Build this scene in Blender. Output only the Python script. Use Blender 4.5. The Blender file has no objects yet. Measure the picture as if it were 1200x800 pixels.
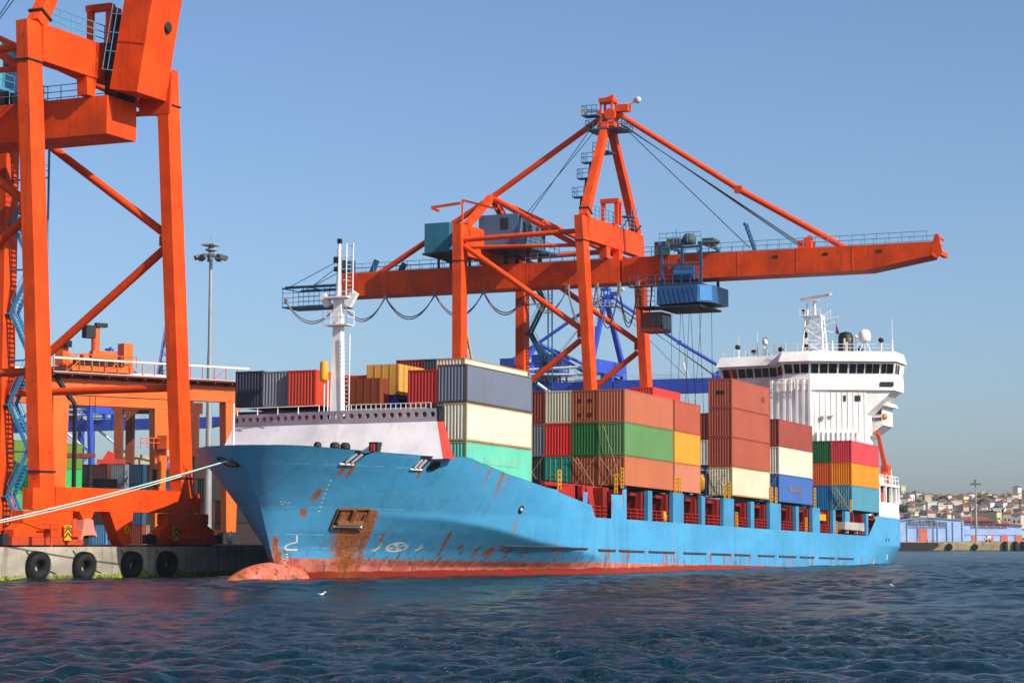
import bpy, math, random
import numpy as np
from mathutils import Vector, Matrix
rnd = random.Random(7)
sc = bpy.context.scene
COL = sc.collection
R_ = math.radians
# ------------------------------------------------------------------ camera frame (used to lay the far shore square to the view)
CAM_F, CAM_AZ, CAM_H = 2598.0, R_(24.19), 2.62
PITCH = math.atan(235.0 / CAM_F)
FH = Vector((math.cos(CAM_AZ), math.sin(CAM_AZ), 0)); RT = Vector((math.sin(CAM_AZ), -math.cos(CAM_AZ), 0))
def far(d, s, z=0.0):
    p = FH * d + RT * s
    return (p.x, p.y, z)
def lin(h):
    h = h.lstrip('#'); o = []
    for i in (0, 2, 4):
        v = int(h[i:i + 2], 16) / 255
        o.append(v / 12.92 if v <= 0.04045 else ((v + 0.055) / 1.055) ** 2.4)
    return tuple(o)
# ------------------------------------------------------------------ materials
MATS = {}
def _new(name):
    m = bpy.data.materials.new(name); m.use_nodes = True
    nt = m.node_tree; nt.nodes.clear()
    out = nt.nodes.new('ShaderNodeOutputMaterial'); b = nt.nodes.new('ShaderNodeBsdfPrincipled')
    nt.links.new(b.outputs[0], out.inputs[0])
    return m, nt, b
class NT:
    def __init__(s, nt): s.t = nt
    def n(s, typ, **k):
        o = s.t.nodes.new('ShaderNode' + typ)
        for a, v in k.items(): setattr(o, a, v)
        return o
    def l(s, a, b): s.t.links.new(a, b)
    def val(s, sock, v):
        if hasattr(v, 'is_output'): s.l(v, sock)
        else: sock.default_value = v
    def math(s, op, a, b=None, clamp=False):
        o = s.n('Math', operation=op); o.use_clamp = clamp
        s.val(o.inputs[0], a)
        if b is not None: s.val(o.inputs[1], b)
        return o.outputs[0]
    def mix(s, f, a, b, mode='MIX'):
        o = s.n('Mix', data_type='RGBA', blend_type=mode)
        s.val(o.inputs[0], f)
        for i, v in ((6, a), (7, b)):
            if hasattr(v, 'is_output'): s.l(v, o.inputs[i])
            else: o.inputs[i].default_value = (*v[:3], 1)
        return o.outputs[2]
    def noise(s, vec, scale, detail=4, rough=.55):
        o = s.n('TexNoise'); o.inputs['Scale'].default_value = scale; o.inputs['Detail'].default_value = detail
        o.inputs['Roughness'].default_value = rough; s.l(vec, o.inputs['Vector']); return o.outputs['Fac']
    def ramp(s, f, a, b):
        o = s.n('MapRange'); o.interpolation_type = 'SMOOTHSTEP'; s.l(f, o.inputs[0])
        o.inputs[1].default_value = a; o.inputs[2].default_value = b; return o.outputs[0]
    def scale(s, vec, sx, sy, sz):
        o = s.n('Mapping'); o.inputs['Scale'].default_value = (sx, sy, sz); s.l(vec, o.inputs['Vector']); return o.outputs[0]
    def coords(s):
        tc = s.n('TexCoord'); oi = s.n('ObjectInfo')
        m = s.n('VectorMath', operation='SCALE'); s.l(oi.outputs['Location'], m.inputs[0]); m.inputs['Scale'].default_value = 1.37
        a = s.n('VectorMath', operation='ADD'); s.l(tc.outputs['Object'], a.inputs[0]); s.l(m.outputs[0], a.inputs[1])
        return a.outputs[0]
    def bump(s, h, strength, dist, bsdf):
        o = s.n('Bump'); o.inputs['Strength'].default_value = strength; o.inputs['Distance'].default_value = dist
        s.l(h, o.inputs['Height']); s.l(o.outputs[0], bsdf.inputs['Normal'])
RUST = lin('#6b3415')
def paint(hexc, rough=.5, rust=.25, dirt=.35, metal=0, var=.12, k=.84, spec=.4):
    key = ('paint', hexc, rough, rust, dirt, k)
    if key in MATS: return MATS[key]
    m, nt, b = _new('paint_' + hexc.strip('#')); t = NT(nt); c = tuple(x * k for x in lin(hexc)); v = t.coords(); b.inputs['Specular IOR Level'].default_value = spec
    big = t.noise(v, .35, 3); mid = t.noise(v, 2.2, 5)
    col = t.mix(t.ramp(big, .3, .7), tuple(x * (1 - var) for x in c), tuple(min(1, x * (1 + var)) for x in c))
    st = t.noise(t.scale(v, 2.6, 2.6, .16), 1.0, 5, .6)
    g = tuple(x * .45 + .02 for x in c)
    col = t.mix(t.math('MULTIPLY', t.ramp(st, .5, .78), dirt), col, g)
    if rust > 0:
        rs = t.math('MULTIPLY', t.ramp(mid, .60 - .0 * rust, .70), t.ramp(st, .42, .62))
        col = t.mix(t.math('MULTIPLY', rs, rust, True), col, RUST)
    t.l(col, b.inputs['Base Color'])
    t.l(t.math('ADD', t.math('MULTIPLY', mid, .35), rough - .17), b.inputs['Roughness'])
    b.inputs['Metallic'].default_value = metal
    t.bump(t.math('ADD', t.math('MULTIPLY', big, .7), t.math('MULTIPLY', mid, .3)), .25, .03, b)
    MATS[key] = m; return m
def plain(name, hexc, rough=.6, metal=0, emit=None):
    key = ('plain', name, hexc)
    if key in MATS: return MATS[key]
    m, nt, b = _new(name); t = NT(nt); v = t.coords(); c = lin(hexc)
    n = t.noise(v, 3.0, 4)
    t.l(t.mix(n, tuple(x * .78 for x in c), tuple(min(1, x * 1.2) for x in c)), b.inputs['Base Color'])
    b.inputs['Roughness'].default_value = rough; b.inputs['Metallic'].default_value = metal
    MATS[key] = m; return m
def glass(name='window_glass', hexc='#0c1418'):
    key = ('glass', name)
    if key in MATS: return MATS[key]
    m, nt, b = _new(name); t = NT(nt); v = t.coords(); c = lin(hexc)
    n = t.noise(v, .6, 2)
    t.l(t.mix(n, tuple(x * .5 for x in c), tuple(x * 2.2 for x in c)), b.inputs['Base Color'])
    b.inputs['Roughness'].default_value = .06; b.inputs['Specular IOR Level'].default_value = .8
    MATS[key] = m; return m
# ------------------------------------------------------------------ mesh builder: everything is given in world (or ship) coordinates
ORG = {}
class MB:
    def __init__(s): s.v = []; s.f = []; s.sm = []
    def add(s, vs, fs, smooth=False):
        n = len(s.v); s.v += [tuple(p) for p in vs]; s.f += [tuple(i + n for i in f) for f in fs]; s.sm += [smooth] * len(fs)
        return s
    def box(s, x0, x1, y0, y1, z0, z1):
        v = [(x, y, z) for z in (z0, z1) for y in (y0, y1) for x in (x0, x1)]
        return s.add(v, [(0, 2, 3, 1), (4, 5, 7, 6), (0, 1, 5, 4), (2, 6, 7, 3), (0, 4, 6, 2), (1, 3, 7, 5)])
    def cbox(s, c, dx, dy, dz): return s.box(c[0] - dx / 2, c[0] + dx / 2, c[1] - dy / 2, c[1] + dy / 2, c[2] - dz / 2, c[2] + dz / 2)
    def frame(s, p, q, side=None):
        p = Vector(p); q = Vector(q); d = (q - p).normalized()
        u = Vector(side) if side else (Vector((0, 0, 1)) if abs(d.z) < .9 else Vector((1, 0, 0)))
        a = d.cross(u)
        if a.length < 1e-6: a = d.cross(Vector((0, 1, 0)))
        a.normalize(); b = a.cross(d).normalized()
        return p, q, a, b
    def bar(s, p, q, w, h, side=None, w2=None, h2=None):
        # rectangular bar; w along (dir x side), h along side
        p, q, a, b = s.frame(p, q, side); w2 = w if w2 is None else w2; h2 = h if h2 is None else h2
        v = []
        for c, ww, hh in ((p, w, h), (q, w2, h2)):
            for i, j in ((-1, -1), (1, -1), (1, 1), (-1, 1)): v.append(c + a * (i * ww / 2) + b * (j * hh / 2))
        return s.add(v, [(0, 1, 2, 3), (7, 6, 5, 4), (0, 4, 5, 1), (1, 5, 6, 2), (2, 6, 7, 3), (3, 7, 4, 0)])
    def tube(s, p, q, r, n=10, r2=None):
        p, q, a, b = s.frame(p, q); r2 = r if r2 is None else r2; v = []
        for c, rr in ((p, r), (q, r2)):
            for i in range(n):
                t = 2 * math.pi * i / n; v.append(c + a * (rr * math.cos(t)) + b * (rr * math.sin(t)))
        s.add(v, [(i, (i + 1) % n, n + (i + 1) % n, n + i) for i in range(n)], True)
        s.add(v[:n], [tuple(range(n))[::-1]]); s.add(v[n:], [tuple(range(n))]); return s
    def path(s, pts, r, n=6):
        pts = [Vector(p) for p in pts]; v = []; pa = None
        for i, p in enumerate(pts):
            d = (pts[min(i + 1, len(pts) - 1)] - pts[max(i - 1, 0)]).normalized()
            a = d.cross(Vector((0, 0, 1)))
            if a.length < 1e-3: a = d.cross(Vector((0, 1, 0)))
            a.normalize()
            if pa is not None and a.dot(pa) < 0: a = -a
            pa = a; b = a.cross(d).normalized()
            for k in range(n):
                t = 2 * math.pi * k / n; v.append(p + a * (r * math.cos(t)) + b * (r * math.sin(t)))
        f = [(i * n + k, i * n + (k + 1) % n, (i + 1) * n + (k + 1) % n, (i + 1) * n + k) for i in range(len(pts) - 1) for k in range(n)]
        return s.add(v, f, True)
    def prism(s, pts, vec):
        # polygon (3D points) swept along vec
        n = len(pts); vec = Vector(vec); v = [Vector(p) for p in pts]; v += [p + vec for p in v[:n]]
        return s.add(v, [tuple(range(n))[::-1], tuple(range(n, 2 * n))] + [(i, (i + 1) % n, n + (i + 1) % n, n + i) for i in range(n)])
    def lathe(s, c, prof, n=20, axis='z'):
        v = []
        for r, h in prof:
            for i in range(n):
                t = 2 * math.pi * i / n; x, y = r * math.cos(t), r * math.sin(t)
                v.append({'z': (c[0] + x, c[1] + y, c[2] + h), 'x': (c[0] + h, c[1] + x, c[2] + y), 'y': (c[0] + x, c[1] + h, c[2] + y)}[axis])
        m = len(prof)
        return s.add(v, [(j * n + i, j * n + (i + 1) % n, (j + 1) * n + (i + 1) % n, (j + 1) * n + i) for j in range(m - 1) for i in range(n)], True)
    def torus(s, c, R, r, ax=(0, 1, 0), n=28, m=12, sx=1.0):
        ax = Vector(ax).normalized(); a = ax.orthogonal().normalized(); b = ax.cross(a); v = []
        for i in range(n):
            t = 2 * math.pi * i / n; d = a * math.cos(t) + b * math.sin(t)
            for k in range(m):
                u = 2 * math.pi * k / m; v.append(Vector(c) + d * (R + r * math.cos(u)) + ax * (r * sx * math.sin(u)))
        return s.add(v, [(i * m + k, ((i + 1) % n) * m + k, ((i + 1) % n) * m + (k + 1) % m, i * m + (k + 1) % m) for i in range(n) for k in range(m)], True)
    def blob(s, c, rx, ry, rz, n=16, m=10):
        v = []; f = []
        for j in range(m + 1):
            th = math.pi * j / m
            for i in range(n):
                ph = 2 * math.pi * i / n
                v.append((c[0] + rx * math.sin(th) * math.cos(ph), c[1] + ry * math.sin(th) * math.sin(ph), c[2] + rz * math.cos(th)))
        for j in range(m):
            for i in range(n): f.append((j * n + i, (j + 1) * n + i, (j + 1) * n + (i + 1) % n, j * n + (i + 1) % n))
        return s.add(v, f, True)
    def rail(s, p, q, h=1.1, step=1.5, r=.03, mids=(.55,), n=5):
        p = Vector(p); q = Vector(q); k = max(1, int(round((q - p).length / step)))
        up = Vector((0, 0, 1))
        for i in range(k + 1):
            a = p.lerp(q, i / k); s.tube(a, a + up * h, r, n)
        for m in tuple(mids) + (1.0,): s.tube(p + up * h * m, q + up * h * m, r, n)
        return s
    def build(s, name, mat, parent=None, fix=True):
        me = bpy.data.meshes.new(name)
        o = Vector(ORG.get(parent.name, (0, 0, 0))) if parent is not None else Vector((0, 0, 0))
        me.from_pydata([tuple(Vector(p) - o) for p in s.v], [], s.f)
        me.polygons.foreach_set('use_smooth', s.sm); me.update()
        if fix:
            import bmesh
            bm = bmesh.new(); bm.from_mesh(me); bmesh.ops.recalc_face_normals(bm, faces=bm.faces); bm.to_mesh(me); bm.free()
        if mat is not None: me.materials.append(mat)
        ob = bpy.data.objects.new(name, me); COL.objects.link(ob)
        if parent is not None:
            ob.parent = parent; ORG[ob.name] = tuple(o)
        return ob
def tag(o, label=None, cat=None, group=None, kind=None):
    for k, v in (('label', label), ('category', cat), ('group', group), ('kind', kind)):
        if v: o[k] = v
    return o
def thing(name, label, cat, org=(0, 0, 0), group=None, rot=None, at=None):
    o = bpy.data.objects.new(name, None); COL.objects.link(o); o.empty_display_size = .5
    o.location = org if at is None else at
    if rot: o.rotation_euler = rot
    ORG[o.name] = tuple(org); tag(o, label, cat, group); return o
def solo(mb, name, mat, label, cat, org, group=None, kind=None):
    me = bpy.data.meshes.new(name); o = Vector(org)
    me.from_pydata([tuple(Vector(p) - o) for p in mb.v], [], mb.f); me.polygons.foreach_set('use_smooth', mb.sm); me.update()
    me.materials.append(mat); ob = bpy.data.objects.new(name, me); COL.objects.link(ob); ob.location = org
    ORG[ob.name] = tuple(org); return tag(ob, label, cat, group, kind)
def copy_tree(o, parent=None):
    c = o.copy(); COL.objects.link(c); ORG[c.name] = ORG.get(o.name, (0, 0, 0))
    if parent is not None: c.parent = parent
    for ch in o.children: copy_tree(ch, c)
    return c
# ------------------------------------------------------------------ camera, sun, sky
cam = bpy.data.objects.new('camera', bpy.data.cameras.new('camera')); COL.objects.link(cam)
cam.data.sensor_width = 36; cam.data.lens = CAM_F / 1200 * 36; cam.data.clip_start = .5; cam.data.clip_end = 20000
cam.location = (0, 0, CAM_H)
dirv = FH * math.cos(PITCH) + Vector((0, 0, math.sin(PITCH)))
cam.rotation_euler = dirv.to_track_quat('-Z', 'Y').to_euler()
sc.camera = cam
SUN_EL, SUN_H = R_(34), Vector((-.25, -.968, 0)).normalized()
sun = bpy.data.objects.new('sun', bpy.data.lights.new('sun', 'SUN')); COL.objects.link(sun)
sun.data.energy = 5.0; sun.data.angle = R_(.5); sun.data.color = (1, .93, .82)
sdir = -(SUN_H * math.cos(SUN_EL) + Vector((0, 0, math.sin(SUN_EL))))
sun.rotation_euler = sdir.to_track_quat('-Z', 'Y').to_euler(); sun.location = (0, -100, 120)
w = bpy.data.worlds.new('World'); sc.world = w; w.use_nodes = True
nt = w.node_tree; bg = nt.nodes['Background']; sky = nt.nodes.new('ShaderNodeTexSky')
sky.sky_type = 'NISHITA'; sky.sun_disc = False; sky.sun_elevation = SUN_EL; sky.sun_rotation = math.atan2(SUN_H.x, SUN_H.y)
sky.altitude = 1000; sky.air_density = 1.0; sky.dust_density = 3.5; sky.ozone_density = 5.0
nt.links.new(sky.outputs[0], bg.inputs[0]); bg.inputs[1].default_value = .127
vs = sc.view_settings; vs.view_transform = 'Standard'; vs.look = 'None'; vs.exposure = 0.2; vs.gamma = 1.0; vs.use_curve_mapping = False
sc.render.engine = 'CYCLES'
# ------------------------------------------------------------------ water: a real wave surface
def water():
    g = np.random.default_rng(5)
    rs = [12.0]
    while rs[-1] < 705:
        r = rs[-1]; dr = max(.12, min(r * r / 24000, .42)) if r < 200 else .42 + (r - 200) / 260; rs.append(r + dr)
    rs = np.array(rs, np.float32); drs = np.gradient(rs)
    A = np.radians(np.concatenate([np.arange(-26, -15, .15), np.arange(-15, 15, .06), np.arange(15, 32.01, .15)])).astype(np.float32)
    rr, aa = np.meshgrid(rs, A, indexing='ij'); th = CAM_AZ - aa
    X = (rr * np.cos(th)).astype(np.float32); Y = (rr * np.sin(th)).astype(np.float32); Z = np.zeros_like(X); DX = np.zeros_like(X); DY = np.zeros_like(X)
    wd = math.atan2(.55, .85)
    K = 96
    lam = np.exp(g.uniform(math.log(.28), math.log(3.0), K)); lam[:8] = np.exp(g.uniform(math.log(3.0), math.log(6.5), 8))
    gust = .72 + .38 * np.sin(.021 * X + .050 * Y) * np.sin(.034 * X - .043 * Y + 1.3) + .22 * np.sin(.11 * X + .07 * Y) * np.sin(.06 * X - .13 * Y)
    for i in range(K):
        L = float(lam[i]); k = 2 * math.pi / L; d = wd + g.normal(0, .70); ph = g.uniform(0, 2 * math.pi)
        a = .0092 * L ** .78
        rel = np.clip(L / (2.1 * np.maximum(drs, rs * .00105)) - .8, 0, 1)
        nz = int(np.count_nonzero(rel > 0))
        if nz == 0: continue
        at_ = (a * rel[:nz])[:, None]; Xs, Ys = X[:nz], Y[:nz]
        p = (k * (Xs * math.cos(d) + Ys * math.sin(d)) + ph).astype(np.float32)
        m = gust[:nz] * (.75 + .4 * np.sin(.9 * math.sin(i) * Xs / L ** .3 * .12 + .1 * Ys * math.cos(1.7 * i) + i)); at_ = at_ * m
        sp = np.sin(p); cp = np.cos(p)
        Z[:nz] += at_ * (sp + .18 * (sp * sp - .5)); DX[:nz] -= .7 * at_ * cp * math.cos(d); DY[:nz] -= .7 * at_ * cp * math.sin(d)
    X2 = X + DX; Y2 = Y + DY
    n, m = X.shape
    co = np.stack([X2, Y2, Z], -1).reshape(-1, 3)
    idx = np.arange(n * m).reshape(n, m)
    q = np.stack([idx[:-1, :-1], idx[:-1, 1:], idx[1:, 1:], idx[1:, :-1]], -1).reshape(-1, 4)
    # coarse calm remainder round the fan
    ex = []; base = len(co); fx = []
    def wedge(a0, a1, r0, r1, na):
        nonlocal ex, fx
        for i in range(na):
            b0 = CAM_AZ - math.radians(a0 + (a1 - a0) * i / na); b1 = CAM_AZ - math.radians(a0 + (a1 - a0) * (i + 1) / na); s0 = base + len(ex)
            for r, b in ((r0, b0), (r0, b1), (r1, b1), (r1, b0)): ex.append((r * math.cos(b), r * math.sin(b), 0))
            fx.append((s0, s0 + 1, s0 + 2, s0 + 3))
    wedge(32, 334, 12, 705, 60); wedge(0, 360, .01, 12, 24); wedge(0, 360, 705, 6000, 72)
    co = np.concatenate([co, np.array(ex)]); q = np.concatenate([q, np.array(fx)])
    me = bpy.data.meshes.new('water'); me.vertices.add(len(co)); me.vertices.foreach_set('co', co.astype(np.float32).ravel())
    me.loops.add(q.size); me.loops.foreach_set('vertex_index', q.astype(np.int32).ravel())
    me.polygons.add(len(q)); me.polygons.foreach_set('loop_start', (np.arange(len(q)) * 4).astype(np.int32))
    me.polygons.foreach_set('use_smooth', np.ones(len(q), bool)); me.update(calc_edges=True); me.validate()
    mt, nt, b = _new('sea_water'); t = NT(nt); tc = t.n('TexCoord'); v = tc.outputs['Object']
    rot = t.n('Mapping'); rot.inputs['Rotation'].default_value = (0, 0, -CAM_AZ); t.l(v, rot.inputs['Vector']); n1 = t.math('ADD', t.noise(t.scale(rot.outputs[0], 1.5, .7, .2), 4.2, 5, .6), t.math('MULTIPLY', t.noise(t.scale(rot.outputs[0], 1.3, .55, .2), 1.25, 5, .6), 2.6)); n2 = t.noise(t.scale(v, .05, .05, .05), 1.0, 3)
    t.l(t.mix(n2, lin('#041a28'), lin('#0a3038')), b.inputs['Base Color'])
    b.inputs['Roughness'].default_value = .17; b.inputs['IOR'].default_value = 1.333; b.inputs['Specular IOR Level'].default_value = .36
    pt = t.ramp(t.noise(t.scale(rot.outputs[0], .05, .018, .05), 1.0, 4, .6), .35, .68); n1 = t.math('MULTIPLY', n1, t.math('ADD', .45, t.math('MULTIPLY', pt, 1.1))); t.bump(n1, 1.0, .21, b)
    me.materials.append(mt); o = bpy.data.objects.new('water', me); COL.objects.link(o); tag(o, 'dark blue choppy harbour water filling the foreground', None, None, 'structure')
    return o
water()
# ------------------------------------------------------------------ container ship (coordinates: X aft, Y toward the quay, z above the ship's own datum; trimmed by the stern)
TRIM, XP, YC, HB = .0161, 177.8, 80.0, 10.9
SHIP = (XP, YC, 0.0)
ship = thing('container_ship', 'long pale blue container ship with red bottom paint and white bridge, moored along the quay', 'ship', SHIP, rot=(0, TRIM, 0))
def shipw(x, y, z):
    # ship coordinates -> world
    dx = x - XP; return (XP + dx * math.cos(TRIM) + z * math.sin(TRIM), y, z * math.cos(TRIM) - dx * math.sin(TRIM))
def ip(x, tab):
    return float(np.interp(x, [a for a, _ in tab], [b for _, b in tab]))
STEM = [(-4, 140.5), (-.8, 138.06), (.76, 136.8), (4.3, 135.0), (6.5, 133.3), (8.6, 131.6), (9.5, 131)]
LUP = [(-4, 50), (.8, 38), (2.8, 36), (4.3, 34), (6.5, 29), (8.6, 24)]
EUP = [(-4, .85), (1.5, .82), (2.8, .72), (4.3, .66), (6.5, .58), (8.6, .5)]
ZK = [(132, 4.6), (140, 4.15), (144, 3.9), (147.7, 3.85), (153.8, 3.35), (160.4, 2.45), (169.2, 1.58), (171.5, 1.3), (174, .5)]
CX = [(134, 0), (139, .10), (144, .26), (152, .30), (160, .24), (168, .10), (173, 0)]
BOW = 131.6
RIM = [(131.6, 8.56), (133.5, 8.53), (135.8, 8.39), (139, 8.29), (142.8, 8.22), (146.5, 8.36), (147.6, 8.34), (149, 8.06), (153.8, 7.33), (160.5, 6.62), (162.6, 6.52), (162.8, 6.35), (167.98, 5.72), (168.0, 6.56), (168.85, 6.58), (168.87, 5.64), (169.8, 5.5), (170.5, 4.55), (174.16, 4.55),
       (174.18, 6.58), (176.6, 6.62), (176.9, 7.1), (177.7, 7.15), (177.72, 4.57), (255.18, 4.6), (256.3, 4.62), (260.4, 7.12), (266, 7.05), (272.6, 7.0)]
OPEN = [(177.72, 182.88), (183.94, 189.30), (192.14, 197.08), (198.05, 203.43), (206.6, 211.83), (212.92, 218.09), (221.87, 227.15), (228.23, 233.3), (236.14, 241.28), (242.31, 255.18)]
def half(x, z, xs):
    s = max(0.0, min(1.0, (x - xs) / ip(z, LUP)))
    h = HB * (1 - (1 - s) ** 2) ** ip(z, EUP) if s > 0 else 0.0
    if x < 174:   # below the knuckle the plating falls in toward the waterline
        zk = ip(x, ZK)
        if z < zk: h *= 1 - ip(x, CX) * min(1.0, (zk - z) / max(.6, zk - .3))
    if x > 252:   # the run aft narrows low down
        q = (x - 252) / 20.6; low = max(0.0, min(1.0, (3.6 - z) / 4.2)); h *= 1 - .22 * q * q * low - .035 * q ** 3
    return h
def hull_side(x0, z):
    # x0 is the station measured at rim level; the stem rakes with height
    xs = ip(z, STEM); bl = max(0.0, min(1.0, (x0 - BOW) / 26.0)); bl = bl * bl * (3 - 2 * bl)
    x = x0 + (xs - BOW) * (1 - bl)
    return x, half(x, z, xs)
def hull_pt(x, z, off=0.0):
    # point of the starboard side nearest the camera at length x, pushed off the plating
    xs = ip(z, STEM); h = half(x, z, xs); e = .05
    dh = (half(x + e, z, xs) - half(x - e, z, xs)) / (2 * e); n = Vector((-dh, -1, 0)).normalized()
    dz = (half(x, z + e, ip(z + e, STEM)) - half(x, z - e, ip(z - e, STEM))) / (2 * e)
    n = Vector((-dh, -1, dz)).normalized()
    return Vector((x, YC - h, z)) + n * off, n
RUSTS = []   # (x, z, width, length, strength, lean)
def hull():
    xs = list(np.arange(BOW, 152, .14)) + list(np.arange(152, 272.6, .35)) + [272.6]
    for a, _ in RIM: xs.append(a)
    xs = sorted(set(round(v, 3) for v in xs)); ROWS = 64
    V = []; F = []; rust = []
    n = len(xs)
    for side in (1, -1):
        for i, x0 in enumerate(xs):
            zt = ip(x0, RIM); zb = -3.0
            if x0 > 257: zb = -3 + 5.0 * ((x0 - 257) / 15.6) ** .8
            for r in range(ROWS + 1):
                z = zb + (zt - zb) * r / ROWS
                x, h = hull_side(x0, z)
                V.append((x - XP, -side * h, z))
                v = 0.0
                if side == 1:
                    for (rx, rz, rw, rl, rs, lean) in RUSTS:
                        dz = rz - z
                        if -0.15 < dz < rl:
                            t = abs(dz) / rl * (1 if dz > 0 else 4); c = rx + lean * dz
                            v = max(v, rs * max(0.0, 1 - abs(x - c) / (rw * (.5 + .35 * t))) ** 1.15 * max(0, 1 - t) ** .8)
                rust.append(v)
    for sd in range(2):
        o = sd * n * (ROWS + 1)
        for i in range(n - 1):
            for r in range(ROWS):
                a = o + i * (ROWS + 1) + r; b = a + ROWS + 1
                F.append((a, b, b + 1, a + 1) if sd == 0 else (a, a + 1, b + 1, b))
    # transom
    a0 = (n - 1) * (ROWS + 1); b0 = n * (ROWS + 1) + a0
    for r in range(ROWS): F.append((a0 + r, b0 + r, b0 + r + 1, a0 + r + 1))
    me = bpy.data.meshes.new('hull'); me.from_pydata(V, [], F); me.polygons.foreach_set('use_smooth', [True] * len(F))
    at = me.attributes.new('rust', 'FLOAT', 'POINT'); at.data.foreach_set('value', rust)
    me.update(); o = bpy.data.objects.new('hull', me); COL.objects.link(o); o.parent = ship; ORG[o.name] = SHIP
    me.materials.append(hull_mat()); return o
def hull_mat():
    m, nt, b = _new('hull_paint'); t = NT(nt); tc = t.n('TexCoord'); v = tc.outputs['Object']
    sp = t.n('SeparateXYZ'); t.l(v, sp.inputs[0]); x, z = sp.outputs[0], sp.outputs[2]
    big = t.noise(t.scale(v, .12, .12, .3), 1.0, 4); mid = t.noise(v, 1.1, 6, .6); fine = t.noise(v, 6, 5)
    st = t.noise(t.scale(v, 1.8, 1.8, .09), 1.0, 5, .6)
    c = lin('#4596c2')
    blue = t.mix(t.ramp(big, .3, .72), tuple(q * .84 for q in c), tuple(q * 1.13 for q in c))
    # touched-up patches and runs
    vor = t.n('TexVoronoi'); vor.inputs['Scale'].default_value = .09; t.l(t.scale(v, 1, 1, 2.0), vor.inputs['Vector'])
    blue = t.mix(t.math('MULTIPLY', t.ramp(vor.outputs['Color'], .35, .7), .30), blue, lin('#58a5cc'))
    blue = t.mix(t.math('MULTIPLY', t.ramp(st, .5, .8), .28), blue, lin('#2a5f78'))
    # strake welds: thin paler lines running the length of the ship
    for zz in (7.34, 4.42, 2.52, 1.61):
        ln = t.math('LESS_THAN', t.math('ABSOLUTE', t.math('SUBTRACT', z, zz)), .03)
        bow = t.math('LESS_THAN', x, (142 if zz > 5 else 144) - XP)
        blue = t.mix(t.math('MULTIPLY', t.math('MULTIPLY', ln, bow), t.ramp(mid, .36, .6)), blue, lin('#79b6da'))
    # vertical butt welds
    wv = t.math('FRACT', t.math('DIVIDE', x, 7.24)); wl = t.math('LESS_THAN', wv, .010)
    blue = t.mix(t.math('MULTIPLY', wl, .35), blue, lin('#2b6f90'))
    # scuffs
    scf = t.noise(t.scale(v, .5, .5, 3.0), 2.2, 7, .7)
    blue = t.mix(t.math('MULTIPLY', t.ramp(scf, .62, .72), .6), blue, lin('#9fc4d6'))
    sc2 = t.noise(t.scale(v, .8, .8, 4.0), 1.3, 7, .75)
    blue = t.mix(t.math('MULTIPLY', t.ramp(sc2, .68, .76), .7), blue, lin('#3a4a4c'))
    red = t.mix(t.ramp(mid, .35, .65), lin('#b4564a'), lin('#cf7d6b'))
    red = t.mix(t.math('MULTIPLY', t.ramp(scf, .5, .7), .5), red, lin('#dba293'))
    red = t.mix(t.math('MULTIPLY', t.ramp(st, .52, .72), .45), red, lin('#8d4a3a'))
    # dark wet band that follows the water, with a ragged upper edge
    wz = t.math('SUBTRACT', z, t.math('MULTIPLY', x, TRIM))    # height above the sea
    rag = t.math('ADD', .22, t.math('MULTIPLY', t.noise(t.scale(v, .55, .55, .1), 1.0, 6, .65), .55))
    wet = t.math('SUBTRACT', 1.0, t.ramp(t.math('SUBTRACT', wz, rag), -.06, .06))
    red = t.mix(wet, red, lin('#8f2a1c'))
    isred = t.math('LESS_THAN', z, .85)
    col = t.mix(isred, blue, red)
    at = t.n('Attribute'); at.attribute_name = 'rust'; ra = at.outputs['Fac']
    stn = t.noise(t.scale(v, 3.2, 3.2, .35), 1.0, 6, .65)
    rr = t.math('MULTIPLY', ra, t.math('ADD', .62, t.math('MULTIPLY', t.ramp(stn, .3, .7), .55)), True)
    col = t.mix(t.math('MULTIPLY', t.ramp(rr, .0, .36), .94), col, t.mix(t.ramp(fine, .35, .65), lin('#7a4212'), lin('#b8651a')))
    low = t.math('MULTIPLY', t.ramp(z, 2.8, .7), t.math('MULTIPLY', t.ramp(st, .50, .62), t.ramp(mid, .42, .58)))
    col = t.mix(t.math('MULTIPLY', low, .75), col, lin('#70401c'))
    t.l(col, b.inputs['Base Color']); t.l(t.math('ADD', .3, t.math('MULTIPLY', mid, .25)), b.inputs['Roughness'])
    dent = t.noise(t.scale(v, .45, .45, .5), 1.0, 3)
    t.bump(dent, .35, .12, b)
    return m
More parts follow.
